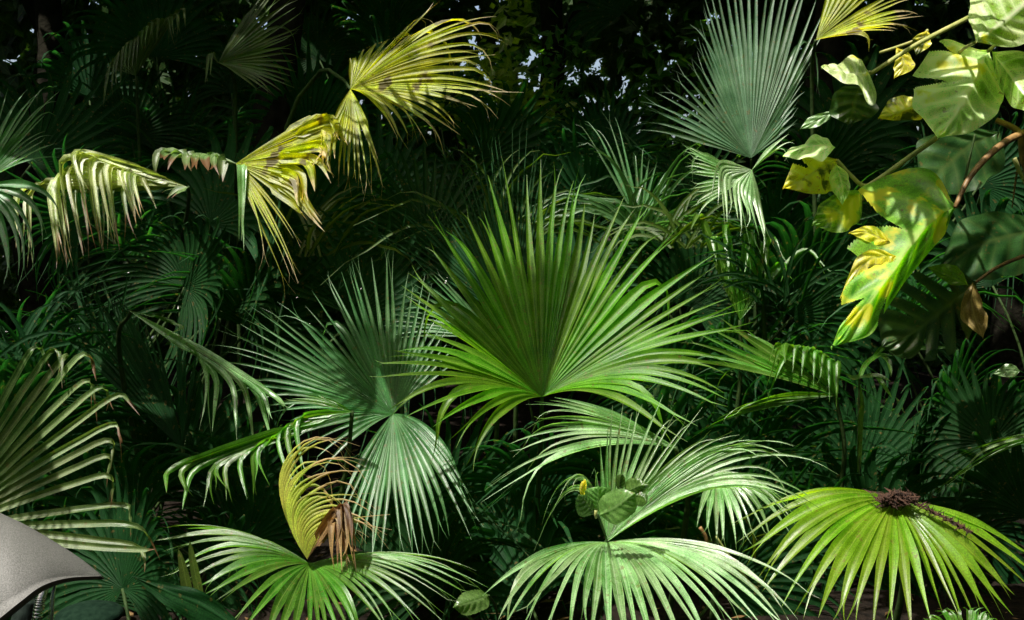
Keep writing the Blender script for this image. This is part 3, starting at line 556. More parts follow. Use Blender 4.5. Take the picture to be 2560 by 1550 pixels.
# ------------------------------------------------------------------ broad leaves of the climber at right
def broad(name, label, mid, left, right, mat, corr=0.004, nv=6, notches=(), parent=None, nu=44, ns=9, bulge=0.0, ser=0.0, cat='leaf', group=None, seed=0, irr=0.7):
    rnd = random.Random(seed + len(mid)*7)
    def P3(l, dd=0): return [at(p[0], p[1], p[2]) for p in l]
    m, l, r = (spline(P3(q), nu) for q in (mid, left, right))
    V, U, F = [], [], []
    W = 2*ns + 1
    ph = [rnd.uniform(-.4, .4) for _ in range(nu)]
    for j in range(nu):
        t = j/(nu-1); tan = (m[min(nu-1, j+1)] - m[max(0, j-1)]).normalized()
        for i in range(W):
            s = (i - ns)/ns; e = l[j] if s < 0 else r[j]; a = abs(s)
            d = e - m[j]; ir = irr * math.sin(math.pi*t)
            d = d * (1 + ir * (.07*math.sin(t*11 + ph[0]*9 + s*2) + .05*math.sin(t*27 + ph[1]*9 + s)))
            p = m[j] + d * a
            n = tan.cross(r[j] - l[j]); n = n.normalized() if n.length > 1e-6 else Vector((0, 0, 1))
            p = p + n * (ir * a * a * d.length * (.22*math.sin(t*8 + ph[2]*9 + s*1.5) + .10*math.sin(t*19 + ph[3]*9 - s)))
            p = p + n * (corr * math.sin(2*math.pi*(nv*(t - .18*a)) ) * math.sin(math.pi*min(1, a*1.1)) ) + n * (bulge * d.length * (1 - (2*a-1)**2)) - n * (0.0025 * (1 if i == ns else 0))
            if a == 1 and ser: p = p + d.normalized() * (ser * (abs(math.sin(t*math.pi*16)) - .5) + rnd.uniform(-.3, .3)*ser) if d.length > 1e-5 else p
            V.append(p); U.append(((s+1)/2, t))
    for j in range(nu-1):
        for i in range(2*ns):
            s = (i + .5 - ns)/ns; a = abs(s); t = (j + .5)/(nu-1); sd = -1 if s < 0 else 1
            if any(n_[0] == sd and a > n_[3] and abs(t + .14*(1-a) - n_[1]) < n_[2]*(a - n_[3])/(1 - n_[3]) for n_ in notches): continue
            q = j*W + i; F.append((q, q+1, q+W+1, q+W))
    o = mesh(name, V, F, M[mat], parent, U)
    if parent is None: tag(o, label, cat, group)
    elif label: o['label'] = label
    return o
def leafthing(name, label, origin, cat='leaf', group=None):
    return tag(empty(name, at(*origin)), label, cat, group)
def stem(pts, r, mat, parent, name='stem', n=18):
    V, F, U = tube(spline([at(*p) for p in pts], n), r, 8); return mesh(name, V, F, M[mat], parent, U)
def z(l, d, dd=0.0):                  # adds depth, sloping by dd from first to last
    return [(p[0], p[1], d + dd*i/(len(l)-1) + (p[2] if len(p) > 2 else 0)) for i, p in enumerate(l)]
q = leafthing('climber_leaf', 'large pale veined climber leaf at the upper right, cream and light green', (2470, 128, 3.55), 'climber leaf')
broad('blade', None, z([(2470,128),(2452,165),(2425,225),(2388,288),(2345,344)], 3.62, -.24), z([(2470,128),(2355,112,.05),(2285,190,.06),(2292,275,.04),(2345,344)], 3.62, -.24), z([(2470,128),(2500,190,.03),(2498,262,.05),(2450,322,.04),(2345,344)], 3.62, -.24), 'bpale', .009, 7, parent=q, bulge=-.06, nu=230, ns=26,
      notches=[(-1,.52,.05,.45), (-1,.3,.03,.6)])
stem([(2470,128,3.56),(2520,90,3.65),(2600,60,3.8)], (.006,.009), 'stalkyellow', q)
q = leafthing('climber_leaf', 'pale climber leaf at the right edge beside the large veined one', (2480, 130, 3.5), 'climber leaf')
broad('blade', None, z([(2480,130),(2520,180),(2560,235),(2610,300)], 3.58, -.2), z([(2480,130),(2492,205,.04),(2535,262,.04),(2610,300)], 3.58, -.2), z([(2480,130),(2570,130,.05),(2630,200,.05),(2610,300)], 3.58, -.2), 'bpale', .006, 6, parent=q)
q = leafthing('climber_leaf', 'pale climber leaf filling the top right corner', (2440, 105, 3.4), 'climber leaf')
broad('blade', None, z([(2440,105),(2500,60),(2560,10),(2620,-50)], 3.34, .2), z([(2440,105),(2425,10,.05),(2490,-60,.05),(2620,-50)], 3.34, .2), z([(2440,105),(2540,118,.05),(2610,70,.05),(2620,-50)], 3.34, .2), 'bpale', .006, 6, parent=q)
stem([(2440,105,3.41),(2400,130,3.6),(2340,200,3.8)], (.005,.007), 'stalkyellow', q)
q = leafthing('climber_leaf', 'small crumpled white lit climber leaf at the end of a slanting stalk', (2172, 180, 3.75), 'climber leaf')
broad('blade', None, z([(2172,180),(2140,185),(2100,178),(2053,168)], 3.75), z([(2172,180),(2142,148,.10),(2085,158,.09),(2053,168)], 3.75), z([(2172,180),(2190,240,-.14),(2125,222,-.10),(2053,168)], 3.75), 'bpale', .008, 5, parent=q, bulge=.1)
stem([(2172,180,3.75),(2186,178,3.76),(2290,112,3.8),(2430,40,3.9)], (.006,.009), 'stalkyellow', q)
q = leafthing('climber_leaf', 'narrow yellow climber leaf hanging under a slanting stalk at upper right', (2240, 118, 3.85), 'climber leaf')
broad('blade', None, z([(2240,118),(2255,140),(2258,165),(2235,196)], 3.85), z([(2240,118),(2238,145),(2236,170),(2235,196)], 3.85), z([(2240,118),(2275,135),(2284,170),(2235,196)], 3.85), 'byellow', .003, 4, parent=q)
q = leafthing('climber_leaf', 'short yellow climber leaf folded over a stalk at top right', (2320, 75, 3.85), 'climber leaf')
broad('blade', None, z([(2320,75),(2310,95),(2300,115),(2290,138)], 3.85), z([(2320,75),(2285,92),(2282,112),(2290,138)], 3.85), z([(2320,75),(2328,95),(2325,115),(2290,138)], 3.85), 'byellow', .003, 4, parent=q)
stem([(2320,75,3.85),(2290,100,3.9),(2200,132,4.0)], (.005,.006), 'stalkyellow', q)
q = leafthing('climber_leaf', 'dull yellow climber leaf pointing left below the large veined one', (2308, 255, 3.75), 'climber leaf')
broad('blade', None, z([(2308,255),(2270,270),(2235,285),(2195,296)], 3.75), z([(2308,255),(2270,240,.03),(2225,250,.03),(2195,296)], 3.75), z([(2308,255),(2305,296,.03),(2250,302,.03),(2195,296)], 3.75), 'byellow', .005, 6, parent=q)
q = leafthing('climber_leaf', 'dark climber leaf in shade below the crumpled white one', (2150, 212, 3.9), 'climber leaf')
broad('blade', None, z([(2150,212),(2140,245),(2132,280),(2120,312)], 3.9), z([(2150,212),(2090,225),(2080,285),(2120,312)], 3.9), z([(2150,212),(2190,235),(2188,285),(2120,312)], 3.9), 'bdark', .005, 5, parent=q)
q = leafthing('climber_leaf', 'small pale rolled climber leaf below the dark shaded one at upper right', (2090, 275, 4.0), 'climber leaf')
broad('blade', None, z([(2092,275),(2060,292),(2030,308),(2000,322)], 4.0), z([(2092,275),(2055,282),(2020,296),(2000,322)], 4.0), z([(2092,275),(2068,302),(2040,318),(2000,322)], 4.0), 'pale', .003, 3, parent=q)
q = leafthing('climber_leaf', 'curled climber leaf with white top and yellow underside on a bent stalk', (2090, 398, 3.6), 'climber leaf')
broad('upper_lobe', 'white lit upper lobe', z([(2088,368),(2050,362),(2005,368),(1957,390)], 3.55), z([(2088,368),(2055,348,.12),(1995,355,.12),(1957,390)], 3.55), z([(2088,368),(2062,392,-.05),(2010,402,-.05),(1957,390)], 3.55), 'bpale', .003, 4, parent=q)
broad('blade', None, z([(2092,398),(2050,420),(2005,450),(1957,470)], 3.6), z([(2092,398),(2040,388),(1985,410),(1957,470)], 3.6), z([(2092,398),(2092,470),(2045,486),(1957,470)], 3.6), 'byellow', .006, 5, parent=q, bulge=.1, notches=[(-1,.6,.06,.3)])
broad('hanging_lobe', 'cream drooping lobe', z([(2090,410),(2100,440),(2108,475),(2106,512)], 3.58), z([(2090,410),(2072,440),(2085,480),(2106,512)], 3.58), z([(2090,410),(2120,435),(2124,475),(2106,512)], 3.58), 'bpale', .004, 4, parent=q)
stem([(2092,400,3.6),(2125,436,3.6),(2158,464,3.6),(2190,452,3.6),(2270,395,3.58),(2345,342,3.56)], (.006,.009), 'stalkyellow', q, n=26)
q = leafthing('climber_leaf', 'large split climber leaf hanging with a long ragged tail, green with yellow lobes', (2388, 518, 3.4), 'climber leaf')
broad('blade', None, z([(2388,518),(2345,540),(2285,605),(2225,690),(2150,785),(2080,868)], 3.46, -.36), z([(2388,518),(2320,420,.12),(2150,470,.15),(2085,660,.08),(2105,780,.0),(2080,868)], 3.46, -.36), z([(2388,518),(2355,590,.06),(2300,655,.06),(2235,745,.05),(2185,830,.03),(2080,868)], 3.46, -.36),
      'bgreen', .012, 6, parent=q, nu=230, ns=26, bulge=-.05, notches=[(-1,.50,.075,.22),(-1,.66,.10,.30),(-1,.83,.06,.2),(1,.72,.035,.5)])
broad('yellow_lobe', 'bright yellow lobe', z([(2240,640),(2200,640),(2160,660),(2100,745)], 3.28), z([(2240,640),(2190,622),(2140,650),(2100,745)], 3.28), z([(2240,640),(2220,680),(2170,700),(2100,745)], 3.28), 'byellow', .004, 4, parent=q, notches=[(1,.7,.08,.3)])
broad('yellow_lobe', 'bright yellow lobe', z([(2225,605),(2190,590),(2160,580),(2122,582)], 3.33), z([(2225,605),(2195,570),(2160,566),(2122,582)], 3.33), z([(2225,605),(2190,612),(2155,598),(2122,582)], 3.33), 'byellow', .003, 3, parent=q)
stem([(2388,518,3.4),(2420,450,3.42),(2470,390,3.45),(2530,345,3.5),(2600,320,3.55)], (.007,.014), 'stalkbrown', q)
q = leafthing('climber_leaf', 'drooping dark green climber leaf left of the large split one, with a tan lower edge', (2150, 480, 3.6), 'climber leaf')
broad('blade', None, z([(2155,475),(2120,510),(2080,540),(2030,562)], 3.6), z([(2155,475),(2100,480),(2050,515),(2030,562)], 3.6), z([(2155,475),(2150,550),(2100,582),(2030,562)], 3.6), 'bgreen', .006, 5, parent=q)
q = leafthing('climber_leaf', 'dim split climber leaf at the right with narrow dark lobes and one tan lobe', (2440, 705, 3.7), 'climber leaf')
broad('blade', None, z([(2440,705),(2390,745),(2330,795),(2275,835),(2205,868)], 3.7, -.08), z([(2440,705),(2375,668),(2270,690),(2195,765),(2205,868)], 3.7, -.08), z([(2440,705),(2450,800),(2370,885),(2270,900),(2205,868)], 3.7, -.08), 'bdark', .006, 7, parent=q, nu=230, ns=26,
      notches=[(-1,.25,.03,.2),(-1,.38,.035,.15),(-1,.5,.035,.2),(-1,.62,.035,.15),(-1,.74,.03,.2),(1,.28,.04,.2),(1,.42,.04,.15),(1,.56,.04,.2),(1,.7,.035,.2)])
broad('tan_lobe', 'tan withered lobe', z([(2432,705),(2430,760),(2440,800),(2458,845)], 3.62), z([(2432,705),(2405,745),(2408,800),(2458,845)], 3.62), z([(2432,705),(2455,750),(2468,800),(2458,845)], 3.62), 'bbrown', .004, 3, parent=q)
broad('green_lobe', 'lit yellow green lobe', z([(2420,712),(2385,695),(2350,680),(2318,668)], 3.62), z([(2420,712),(2400,672),(2360,660),(2318,668)], 3.62), z([(2420,712),(2380,712),(2350,696),(2318,668)], 3.62), 'lime', .003, 3, parent=q)
stem([(2440,705,3.7),(2490,670,3.72),(2560,640,3.8),(2640,620,3.9)], (.005,.008), 'stalkbrown', q)
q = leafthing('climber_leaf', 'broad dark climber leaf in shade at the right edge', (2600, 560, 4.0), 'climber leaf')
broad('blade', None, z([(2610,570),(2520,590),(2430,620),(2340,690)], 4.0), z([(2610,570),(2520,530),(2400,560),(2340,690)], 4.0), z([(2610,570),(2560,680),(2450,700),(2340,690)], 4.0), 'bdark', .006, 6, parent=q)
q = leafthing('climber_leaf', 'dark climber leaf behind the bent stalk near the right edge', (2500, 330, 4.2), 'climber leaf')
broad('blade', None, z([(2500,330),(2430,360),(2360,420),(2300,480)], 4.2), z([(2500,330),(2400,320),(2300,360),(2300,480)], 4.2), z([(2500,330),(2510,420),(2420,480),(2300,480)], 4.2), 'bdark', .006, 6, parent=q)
stem([(2438,335,4.1),(2425,390,4.1),(2412,450,4.1)], (.004,.005), 'stalk', q)
q = leafthing('climber', 'thick brown climber stem with aerial shoots at the right edge', (2560, 320, 3.6), 'climber')
stem([(2490,300,3.62),(2530,318,3.6),(2552,340,3.58),(2560,400,3.6),(2600,520,3.6)], (.009,.014), 'stalkbrown', q)
stem([(2535,395,3.58),(2550,430,3.58),(2575,480,3.58)], (.008,.006), 'stalkyellow', q, 'shoot')
stem([(2570,345,3.6),(2545,420,3.62),(2530,520,3.64)], (.006,.002), 'stalkbrown', q, 'shoot')
q = leafthing('small_leaf', 'small pale pointed leaf low at the right edge', (2540, 925, 3.6), 'leaf')
broad('blade', None, z([(2550,928),(2525,926),(2505,928),(2482,934)], 3.6), z([(2550,928),(2535,912),(2512,912),(2482,934)], 3.6), z([(2550,928),(2535,942),(2510,942),(2482,934)], 3.6), 'pale', .002, 3, parent=q)

# ------------------------------------------------------------------ small plants
q = leafthing('sprout', 'small sprout with rounded toothed leaves in front of the bottom centre palm leaf', (1492, 1290, 3.1), 'sprout')
def rl(mid, l, r, mat, d=3.1, lab=None, nm='leaf'): return broad(nm, lab, z(mid, d, -.04), z(l, d+.01, -.04), z(r, d+.01, -.04), mat, .002, 7, parent=q, nu=40, ns=7, ser=.0022, bulge=-.04, irr=.25)
M['rgreen'] = leaf_mat('sprout_leaf', (0.04, 0.10, 0.015), (0.12, 0.22, 0.06), (0.2, 0.3, 0.12), (1.3, 1.5, 0.5), 0.2, 0.36, streak=4)
M['rdark'] = leaf_mat('sprout_leaf_dark', (0.02, 0.05, 0.008), (0.06, 0.11, 0.02), (0.1, 0.16, 0.05), (1.3, 1.4, 0.5), 0.2, 0.4, streak=4)
rl([(1486,1285),(1472,1262),(1458,1245),(1446,1236)], [(1486,1285),(1452,1292),(1438,1262),(1446,1236)], [(1486,1285),(1482,1258),(1466,1240),(1446,1236)], 'rdark', 3.12)
rl([(1492,1282),(1494,1262),(1496,1240),(1496,1216)], [(1492,1282),(1468,1255),(1464,1225),(1496,1216)], [(1492,1282),(1518,1258),(1526,1225),(1496,1216)], 'rgreen', 3.13)
rl([(1498,1288),(1530,1272),(1560,1252),(1588,1232)], [(1498,1288),(1500,1248),(1545,1222),(1588,1232)], [(1498,1288),(1540,1310),(1588,1278),(1588,1232)], 'rgreen', 3.08)
rl([(1560,1232),(1580,1222),(1600,1214),(1622,1212)], [(1560,1232),(1566,1202),(1592,1196),(1622,1212)], [(1560,1232),(1582,1240),(1606,1230),(1622,1212)], 'rgreen', 3.12)
rl([(1584,1240),(1600,1238),(1612,1244),(1618,1258)], [(1584,1240),(1598,1228),(1618,1236),(1618,1258)], [(1584,1240),(1590,1262),(1606,1266),(1618,1258)], 'rdark', 3.11)
rl([(1548,1232),(1548,1214),(1550,1198),(1554,1184)], [(1548,1232),(1540,1212),(1540,1192),(1554,1184)], [(1548,1232),(1562,1214),(1562,1194),(1554,1184)], 'rdark', 3.14)
rl([(1458,1244),(1454,1226),(1456,1212),(1463,1198)], [(1458,1244),(1449,1228),(1452,1208),(1463,1198)], [(1458,1244),(1464,1228),(1466,1212),(1463,1198)], 'byellow', 3.14)
stem([(1490,1276,3.08),(1489,1286,3.08),(1490,1294,3.09)], (.005,.004), 'stalkyellow', q, 'bud', 6)
stem([(1492,1290,3.1),(1500,1300,3.2),(1540,1420,3.5),(1560,1500,3.6)], (.003,.004), 'stalk', q)
q = leafthing('sprout', 'single rounded green leaf low between the two bottom palm leaves', (1215, 1490, 3.2), 'sprout')
rl([(1222,1488),(1195,1500),(1165,1510),(1133,1518)], [(1222,1488),(1195,1474),(1155,1485),(1133,1518)], [(1222,1488),(1218,1520),(1165,1538),(1133,1518)], 'rgreen', 3.2)
stem([(1222,1488,3.2),(1240,1520,3.3),(1250,1600,3.4)], (.003,.004), 'stalk', q)
def strapleaf(pts, wd, mat, parent, name='leaf', n=14):
    P = spline([at(*p) for p in pts], n); ac = []
    for j in range(n):
        t = (P[min(n-1, j+1)] - P[max(0, j-1)]).normalized(); a = t.cross(-FWD + Vector((0, 0, .6))); ac.append(a.normalized() if a.length > 1e-4 else RIGHT)
    hw = [wd * (math.sin(math.pi * min(1, (j/(n-1))*.75 + .22)) ** .8) * (1 if j < n-1 else .05) for j in range(n)]
    V, F, U = seg_mesh(P, ac, hw, 0, .3); return mesh(name, V, F, M[mat], parent, U)
q = leafthing('seedling', 'thin stemmed seedling with a few narrow leaves in the dark hollow at right', (2147, 1200, 4.3), 'seedling')
stem([(2150,1190,4.3),(2146,1100,4.3),(2148,1000,4.3),(2148,948,4.3)], (.006,.004), 'stalk', q)
for P_ in ([(2148,945,4.3),(2170,940,4.25),(2200,940,4.22),(2228,955,4.2)], [(2190,940,4.24),(2205,958,4.2),(2230,995,4.18)], [(2148,942,4.3),(2130,945,4.28),(2114,934,4.26)], [(2148,945,4.3),(2165,910,4.3),(2200,888,4.25),(2235,890,4.2)], [(2205,890,4.24),(2222,905,4.2),(2228,942,4.18)],
           [(2180,900,4.3),(2210,868,4.25),(2260,852,4.22),(2330,850,4.2)], [(2255,853,4.22),(2262,870,4.2),(2262,900,4.18)], [(2310,852,4.2),(2325,868,4.2),(2345,888,4.18)], [(2250,862,4.22),(2300,870,4.2),(2390,868,4.2)], [(2147,1180,4.3),(2152,1040,4.28),(2155,1010,4.26),(2150,960,4.25)]):
    strapleaf(P_, .010, 'green', q)
q = leafthing('dry_stalk', 'dry brown stalk standing in the soil near the bottom right', (1760, 1345, 3.9), 'stalk')
stem([(1750,1318,3.85),(1765,1345,3.86),(1772,1400,3.9),(1790,1470,4.0)], (.007,.006), 'stalkbrown', q)
stem([(1790,1340,3.84),(1830,1400,3.86),(1870,1452,3.9),(1895,1475,3.95)], (.004,.006), 'stalkyellow', q, 'shoot')

# ------------------------------------------------------------------ grey panel, spring and rod at the lower left
def panel():
    top = [(-120,1225,2.25),(0,1282,2.25),(60,1310,2.25),(130,1350,2.26),(200,1395,2.27),(252,1436,2.28)]
    bot = [(-120,1640,2.05),(0,1545,2.08),(50,1505,2.10),(105,1465,2.14),(170,1445,2.2),(252,1440,2.27)]
    T_, B_ = spline([at(*p) for p in top], 26), spline([at(*p) for p in bot], 26)
    V, F, U = [], [], []; nv = 12
    for j in range(26):
        for i in range(nv):
            s = i/(nv-1); d = B_[j]-T_[j]; p = T_[j] + d*s + (-FWD*.7 + UPV*.7) * (d.length * .13 * math.sin(math.pi*s) ** .8)
            V.append(p); U.append((s, j/25))
    for j in range(26):
        for i in range(nv):
            s = i/(nv-1); V.append(V[j*nv+i] + FWD*.02 - UPV*.012); U.append((s, j/25))
    o = 26*nv
    for j in range(25):
        for i in range(nv-1):
            q = j*nv+i; F += [(q, q+1, q+nv+1, q+nv), (o+q, o+q+nv, o+q+nv+1, o+q+1)]
        for i in (0, nv-1): q = j*nv+i; F.append((q, q+nv, o+q+nv, o+q))
    for i in range(nv-1): q = 25*nv+i; F.append((q, q+1, o+q+1, o+q))
    tag(mesh('metal_shade', V, F, M['panel'], None, U), 'pointed grey grained metal shade jutting in at the lower left corner', 'shade')
panel()
q = leafthing('spring_stand', 'black stand with a coil spring and bright rod under the grey shade', (110, 1560, 2.35), 'stand')
cen = spline([at(110,1470,2.38), at(98,1510,2.36), at(86,1600,2.33)], 120); cp = []
for j, c in enumerate(cen): cp.append(c + RIGHT*(math.cos(j*1.05)*.010) + FWD*(math.sin(j*1.05)*.010))
V, F, U = tube(cp, (.0022,.0022), 6); mesh('spring', V, F, M['steel'], q, U)
stem([(137,1462,2.34),(131,1500,2.33),(124,1600,2.32)], (.0035,.0055), 'steel', q, 'rod')
stem([(70,1500,2.42),(60,1540,2.42),(40,1640,2.42)], (.02,.03), 'blackp', q, 'post')
def ellipsoid(c, ax, mat, parent, name, n=18):
    V, F = [], []
    for i in range(n+1):
        a = math.pi*i/n
        for k in range(2*n):
            b = math.pi*k/n; V.append(c + RIGHT*(ax[0]*math.sin(a)*math.cos(b)) + UPV*(ax[1]*math.cos(a)) + FWD*(ax[2]*math.sin(a)*math.sin(b)))
    for i in range(n):
        for k in range(2*n): q_ = i*2*n; F.append((q_+k, q_+(k+1) % (2*n), q_+2*n+(k+1) % (2*n), q_+2*n+k))
    return mesh(name, V, F, M[mat], parent)
M['pot'] = plain_mat('dark_glazed_pot', (0.004, 0.012, 0.007), (0.010, 0.024, 0.014), 60, 0.95, bump=.3, spec=.04)
def lathe(name, c, prof, mat, parent, seg=40):
    V, F = [], []
    for r_, h_ in prof:
        for k in range(seg): b = 2*math.pi*k/seg; V.append(c + Vector((r_*math.cos(b), r_*math.sin(b), h_)))
    for i in range(len(prof)-1):
        for k in range(seg): F.append((i*seg+k, i*seg+(k+1) % seg, (i+1)*seg+(k+1) % seg, (i+1)*seg+k))
    return mesh(name, V, F, M[mat], parent)
q = leafthing('plant_pot', 'dark green rounded pot with a domed lid low in the bottom left corner', (225, 1560, 2.6), 'pot')
lathe('body', at(225,1560,2.62) - Vector((0,0,.12)), [(.0,-.05),(.05,-.05),(.075,0),(.085,.06),(.07,.11),(.055,.13)], 'pot', q)
lathe('lid', at(225,1560,2.62) - Vector((0,0,.12)), [(.055,.131),(.075,.135),(.078,.145),(.07,.153),(.04,.165),(.0,.17)], 'pot', q)
q = leafthing('strap_leaf', 'broad dark green strap leaf crossing the bottom edge at lower left', (500, 1500, 2.7), 'leaf')
broad('blade', None, z([(330,1440),(420,1478),(510,1515),(640,1600)], 2.7), z([(330,1440),(440,1462),(530,1492),(640,1600)], 2.7), z([(330,1440),(400,1500),(490,1560),(640,1600)], 2.7), 'deep', .002, 2, parent=q)
q = leafthing('strap_leaf', 'two dark pointed spears standing before the bottom left palm leaf', (480, 1500, 3.0), 'leaf')
strapleaf([(478,1520,3.0),(468,1470,3.0),(458,1420,3.0),(446,1372,3.0)], .014, 'olive', q); strapleaf([(505,1505,3.0),(494,1460,3.0),(482,1400,3.0),(474,1352,3.0)], .012, 'olive', q)

# ------------------------------------------------------------------ shade: unseen palm leaves added overhead to cast shadows, above the picture
def overhead(label, target, dist, rad, seed, spread=150, axis=None, sd=None):
    """a spread fan leaf that hangs in the sun's way over the given point"""
    rnd = random.Random(seed); c = target + SUN * dist
    root = empty('fan_palm_leaf', c); tag(root, label, 'palm leaf', 'palm leaves overhead')
    ax = axis or Vector((rnd.gauss(0, 1), rnd.gauss(0, 1), 0)).normalized(); fused = sd is not None; sd = sd or Vector((0, 0, 1)).cross(ax).normalized()
    V, F, U = [], [], []
    n = 30 if not fused else 20
    for i in range(n):
        a = R(-spread + 2*spread*(i+.5)/n); d = (ax*math.cos(a) + sd*math.sin(a)); L = rad*rnd.uniform(.85, 1.08)
        P = [c + d*(L*k/9) - Vector((0, 0, (.02 if fused else .25)*L*(k/9)**2)) for k in range(10)]; acv = [(-ax*math.sin(a) + sd*math.cos(a))]*10
        wf = L*.5*R(2*spread/n)/2*1.05
        hw = [max(.001, L*k/9*R(2*spread/n)/2*1.05) if k <= (7 if fused else 4) else (wf*(1-(k-4.5)/4.6) if not fused else wf*1.5*(9.3-k)/2.3) for k in range(10)]
        v, f, u = seg_mesh(P, acv, hw, 0, .3); b = len(V); V += v; U += u; F += [tuple(x+b for x in ff) for ff in f]
    mesh('blade', V, F, M['green'], root, U)
    return root
_H = at(1355, 992, 4.0); _l = (at(1000, 700, 4.05) - _H).normalized(); _r = (at(1485, 600, 4.17) - _H).normalized(); _ax = (_l + _r).normalized(); _sd = (_r - _l).normalized()
overhead('palm leaf overhead that shades the central one', _H - _ax * .02, 1.62, .66, 1, math.degrees(_l.angle(_r)) / 2, _ax, _sd)
overhead('unseen palm leaf added overhead to shade the left hollow', at(430, 1000, 4.4), 2.7, .66, 2, 160)
overhead('unseen palm leaf added overhead to shade the grey green one', at(950, 930, 4.3), 1.75, .24, 3, 160)
overhead('unseen palm leaf added overhead to shade the upper left corner', at(560, 120, 5.6), 2.7, .8, 5, 165)
overhead('unseen palm leaf added overhead to shade the right hollow', at(2300, 950, 4.1), 2.0, .55, 6, 160)
overhead('unseen palm leaf added overhead to shade the dark split climber leaf', at(2380, 760, 3.7), 1.6, .3, 7, 150)
overhead('unseen palm leaf added overhead to shade the tall dark blue green one', at(1120, 500, 4.8), 1.9, .55, 8, 165)
overhead('unseen palm leaf added overhead to dapple the frayed one at the left edge', at(60, 1010, 3.3), 1.5, .30, 9, 120)
# ------------------------------------------------------------------ dim palm leaves deep in the thicket
def proto(seed, n, spread, L, droopy):
    rnd = random.Random(seed); root = empty('fan_palm_leaf', Vector((0, 0, 0))); V, F, U = [], [], []
    for i in range(n):
        a = R(-spread + 2*spread*(i+.5)/n); d = Vector((math.sin(a), 0, math.cos(a))); l = L*rnd.uniform(.85, 1.05)*(1-.25*abs(a)/R(spread))
        P = [d*(l*k/11) + Vector((rnd.uniform(-.002, .002), -.25*l*(k/11)**2*(.4+abs(math.sin(a))), -droopy*l*(k/11)**3*(.3+abs(math.sin(a))))) for k in range(12)]
        if rnd.random() < .4: P = droop_path(P, rnd.uniform(.6, .8), .8)
        acv = [Vector((math.cos(a), 0, -math.sin(a)))]*12; wf = l*.42*R(2*spread/n)/2
        hw = [max(.001, l*k/11*R(2*spread/n)/2*1.02) if k <= 5 else max(.0008, wf*(1-(k-5)/6.2)) for k in range(12)]
        v, f, u = seg_mesh(P, acv, hw, rnd.gauss(0, .08), .4); b = len(V); V += v; U += u; F += [tuple(x+b for x in ff) for ff in f]
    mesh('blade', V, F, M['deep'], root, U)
    V, F, U = tube([Vector((.02*math.sin(k), .02*k, -.16*k)) for k in range(9)], (.006, .011), 6); mesh('petiole', V, F, M['stalk'], root, U)
    return root
protos = [proto(31, 34, 115, .75, .35), proto(32, 26, 95, .85, .5), proto(33, 40, 140, .65, .6), proto(34, 18, 80, .9, .8)]
LAB = 'dim dark green palm leaf deep in the shade behind the lit leaves'
used = set()
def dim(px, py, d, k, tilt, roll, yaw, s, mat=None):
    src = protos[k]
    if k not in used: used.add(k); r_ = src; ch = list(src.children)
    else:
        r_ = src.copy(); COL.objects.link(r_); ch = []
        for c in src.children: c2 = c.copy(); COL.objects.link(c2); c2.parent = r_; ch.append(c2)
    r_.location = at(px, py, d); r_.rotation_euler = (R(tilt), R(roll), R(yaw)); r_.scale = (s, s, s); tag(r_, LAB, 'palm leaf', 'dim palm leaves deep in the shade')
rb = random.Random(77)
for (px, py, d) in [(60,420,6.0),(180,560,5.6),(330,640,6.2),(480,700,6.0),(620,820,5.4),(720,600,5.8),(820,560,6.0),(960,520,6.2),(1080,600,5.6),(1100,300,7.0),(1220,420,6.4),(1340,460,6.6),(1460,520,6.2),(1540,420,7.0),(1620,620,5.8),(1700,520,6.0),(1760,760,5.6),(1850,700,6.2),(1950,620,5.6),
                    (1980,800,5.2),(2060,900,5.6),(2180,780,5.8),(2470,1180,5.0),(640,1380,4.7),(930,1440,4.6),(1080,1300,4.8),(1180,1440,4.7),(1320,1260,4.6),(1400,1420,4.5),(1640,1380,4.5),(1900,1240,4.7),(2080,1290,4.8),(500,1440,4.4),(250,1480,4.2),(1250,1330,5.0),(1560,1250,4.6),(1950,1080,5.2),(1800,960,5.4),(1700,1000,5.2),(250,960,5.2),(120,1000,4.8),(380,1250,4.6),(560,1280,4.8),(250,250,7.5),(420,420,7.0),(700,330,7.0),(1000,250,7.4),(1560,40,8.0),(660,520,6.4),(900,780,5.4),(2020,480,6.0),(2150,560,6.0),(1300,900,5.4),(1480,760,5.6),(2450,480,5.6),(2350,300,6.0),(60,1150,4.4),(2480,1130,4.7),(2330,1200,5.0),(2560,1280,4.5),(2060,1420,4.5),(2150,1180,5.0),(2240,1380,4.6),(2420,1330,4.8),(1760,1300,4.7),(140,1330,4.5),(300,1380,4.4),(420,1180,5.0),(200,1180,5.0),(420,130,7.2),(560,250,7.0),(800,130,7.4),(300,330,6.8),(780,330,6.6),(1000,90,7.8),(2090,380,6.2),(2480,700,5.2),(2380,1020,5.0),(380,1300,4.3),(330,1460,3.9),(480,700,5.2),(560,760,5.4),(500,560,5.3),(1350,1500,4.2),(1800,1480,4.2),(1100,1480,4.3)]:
    dim(px + rb.uniform(-30, 30), py + rb.uniform(-20, 20), d, rb.randrange(4), rb.uniform(-25, 15), rb.uniform(-50, 50), rb.uniform(-40, 40), rb.uniform(.75, 1.15))
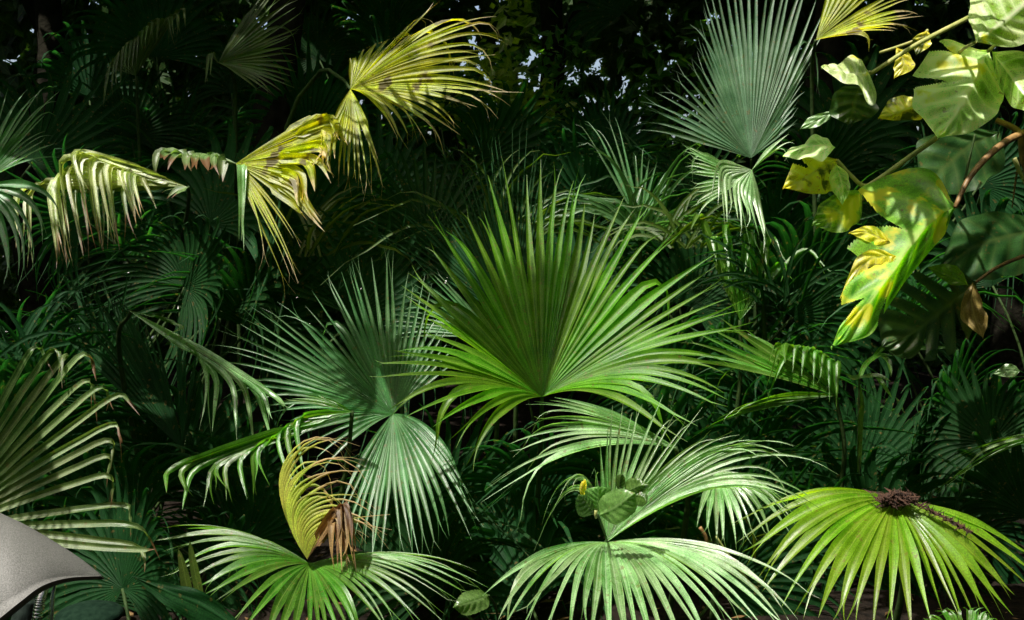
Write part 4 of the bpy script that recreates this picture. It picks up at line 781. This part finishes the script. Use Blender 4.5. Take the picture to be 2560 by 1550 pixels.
# small leaved shrubs
def shrub(px, py, d, rad, n, size, mat, label, seed):
    rnd = random.Random(seed); c = at(px, py, d); g = Vector((c.x, c.y, 0)); root = empty('shrub', g); tag(root, label, 'shrub')
    cl = [c + Vector((rnd.gauss(0, .5), rnd.gauss(0, .4), rnd.gauss(0, .5)))*rad for _ in range(14)]; cloud = []
    for k in range(n): q_ = rnd.choice(cl); cloud.append(q_ + Vector((rnd.gauss(0, .16), rnd.gauss(0, .16), rnd.gauss(0, .14)))*rad)
    V, F, U = leaf_quads(cloud, size, rnd, .5); mesh('foliage', V, F, M[mat], root, U, smooth=False)
    for k in range(5): V, F, U = tube(spline([g, g.lerp(cl[k], .6) + Vector((.05, 0, .05)), cl[k]], 7), (.014, .005), 5); mesh('stem', V, F, M['bark'], root, U)
shrub(1230, 280, 7.4, .55, 700, .10, 'shrublit', 'yellowish small leaved shrub right of the upper yellow palm leaf', 1)
shrub(1420, 170, 8.2, .8, 520, .10, 'shrubmid', 'dark small leaved shrub at the top centre between the palm leaves', 2)
shrub(1580, 330, 7.6, .7, 480, .09, 'shrubmid', 'dark small leaved shrub left of the tall grey green palm leaf', 3)
shrub(2080, 1180, 5.4, .4, 450, .07, 'shrub', 'low dark shrub in the hollow left of the umbrella shaped palm leaf', 4)
shrub(1750, 1050, 5.3, .35, 350, .06, 'shrub', 'low dark shrub behind the right side of the central palm leaf', 5)
# thin grassy blades
def grassy(px, py, d, n, h, label, seed, mat='deep', lean=0.0):
    rnd = random.Random(seed); c = at(px, py, d); root = empty('grassy_plant', c); tag(root, label, 'plant')
    V, F, U = [], [], []
    for k in range(n):
        a = rnd.uniform(-1.0, 1.0) + lean; l = h*rnd.uniform(.6, 1.1); b0 = c + Vector((rnd.gauss(0, .06), rnd.gauss(0, .05), 0)); d0 = Vector((math.sin(a), rnd.gauss(0, .3), math.cos(a))).normalized(); P = []
        for j in range(11): s = j/10; P.append(b0 + d0*(l*s) + Vector((math.copysign(.25, a)*l*s**2.5, 0, -.55*l*s**3*rnd.uniform(.9, 1.1)*(.3+abs(a)))))
        hw = [max(.0008, .009*math.sin(math.pi*min(1, .2+.8*j/10))) for j in range(11)]
        v, f, u = seg_mesh(P, [Vector((math.cos(a), .3, -math.sin(a))).normalized()]*11, hw, rnd.gauss(0, .3), .3); b = len(V); V += v; U += u; F += [tuple(x+b for x in ff) for ff in f]
    mesh('blades', V, F, M[mat], root, U)
grassy(1590, 600, 5.2, 26, .62, 'grassy plant with thin arching blades left of the small bright pleated leaf', 1, 'grey')
grassy(1700, 620, 5.0, 20, .5, 'grassy plant with thin blades under the small bright pleated leaf', 2, 'olive')
grassy(1960, 760, 4.8, 22, .5, 'dim grassy plant right of the central palm leaf', 3)
grassy(1250, 640, 5.4, 24, .8, 'dim upright grassy plant behind the top of the central palm leaf', 4, 'olive', 0)
grassy(760, 640, 5.4, 20, .6, 'dim grassy plant below the lower yellow palm leaf', 5, 'olive', .3)
grassy(60, 900, 4.4, 22, .55, 'dim grassy plant at the left edge above the frayed palm leaf', 6, 'deep', .2)
grassy(1830, 1420, 4.2, 10, .4, 'few thin blades standing in the soil at bottom right', 7, 'olive')
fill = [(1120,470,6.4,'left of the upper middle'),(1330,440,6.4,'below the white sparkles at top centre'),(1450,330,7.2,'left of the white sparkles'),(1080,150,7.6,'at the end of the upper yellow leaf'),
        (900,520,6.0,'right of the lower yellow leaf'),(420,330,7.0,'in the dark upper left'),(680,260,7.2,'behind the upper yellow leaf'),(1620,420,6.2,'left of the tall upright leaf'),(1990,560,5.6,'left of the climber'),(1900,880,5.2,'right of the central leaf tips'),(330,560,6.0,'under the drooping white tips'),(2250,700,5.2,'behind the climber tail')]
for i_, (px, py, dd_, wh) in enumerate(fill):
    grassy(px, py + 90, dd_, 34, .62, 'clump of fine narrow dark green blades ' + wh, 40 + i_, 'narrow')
# leaf litter on the soil
def litter():
    rnd = random.Random(9); V, F, U = [], [], []
    for k in range(1500):
        p = Vector((rnd.uniform(-3.5, 3.5), rnd.uniform(3.2, 7.5), rnd.uniform(-.02, .035))); s = rnd.uniform(.01, .05); a = rnd.uniform(0, 6.28)
        d = Vector((math.cos(a), math.sin(a), rnd.uniform(-.3, .3)))*s; e = Vector((-math.sin(a), math.cos(a), rnd.uniform(-.3, .3)))*s*.25; b = len(V)
        V += [p-d, p+e, p+d, p-e]; U += [(.5, 0), (1, .5), (.5, 1), (0, .5)]; F.append((b, b+1, b+2, b+3))
    tag(mesh('leaf_litter', V, F, M['brown'], None, U, smooth=False), 'brown leaf litter scattered over the dark soil', 'leaf litter', kind='stuff')
litter()
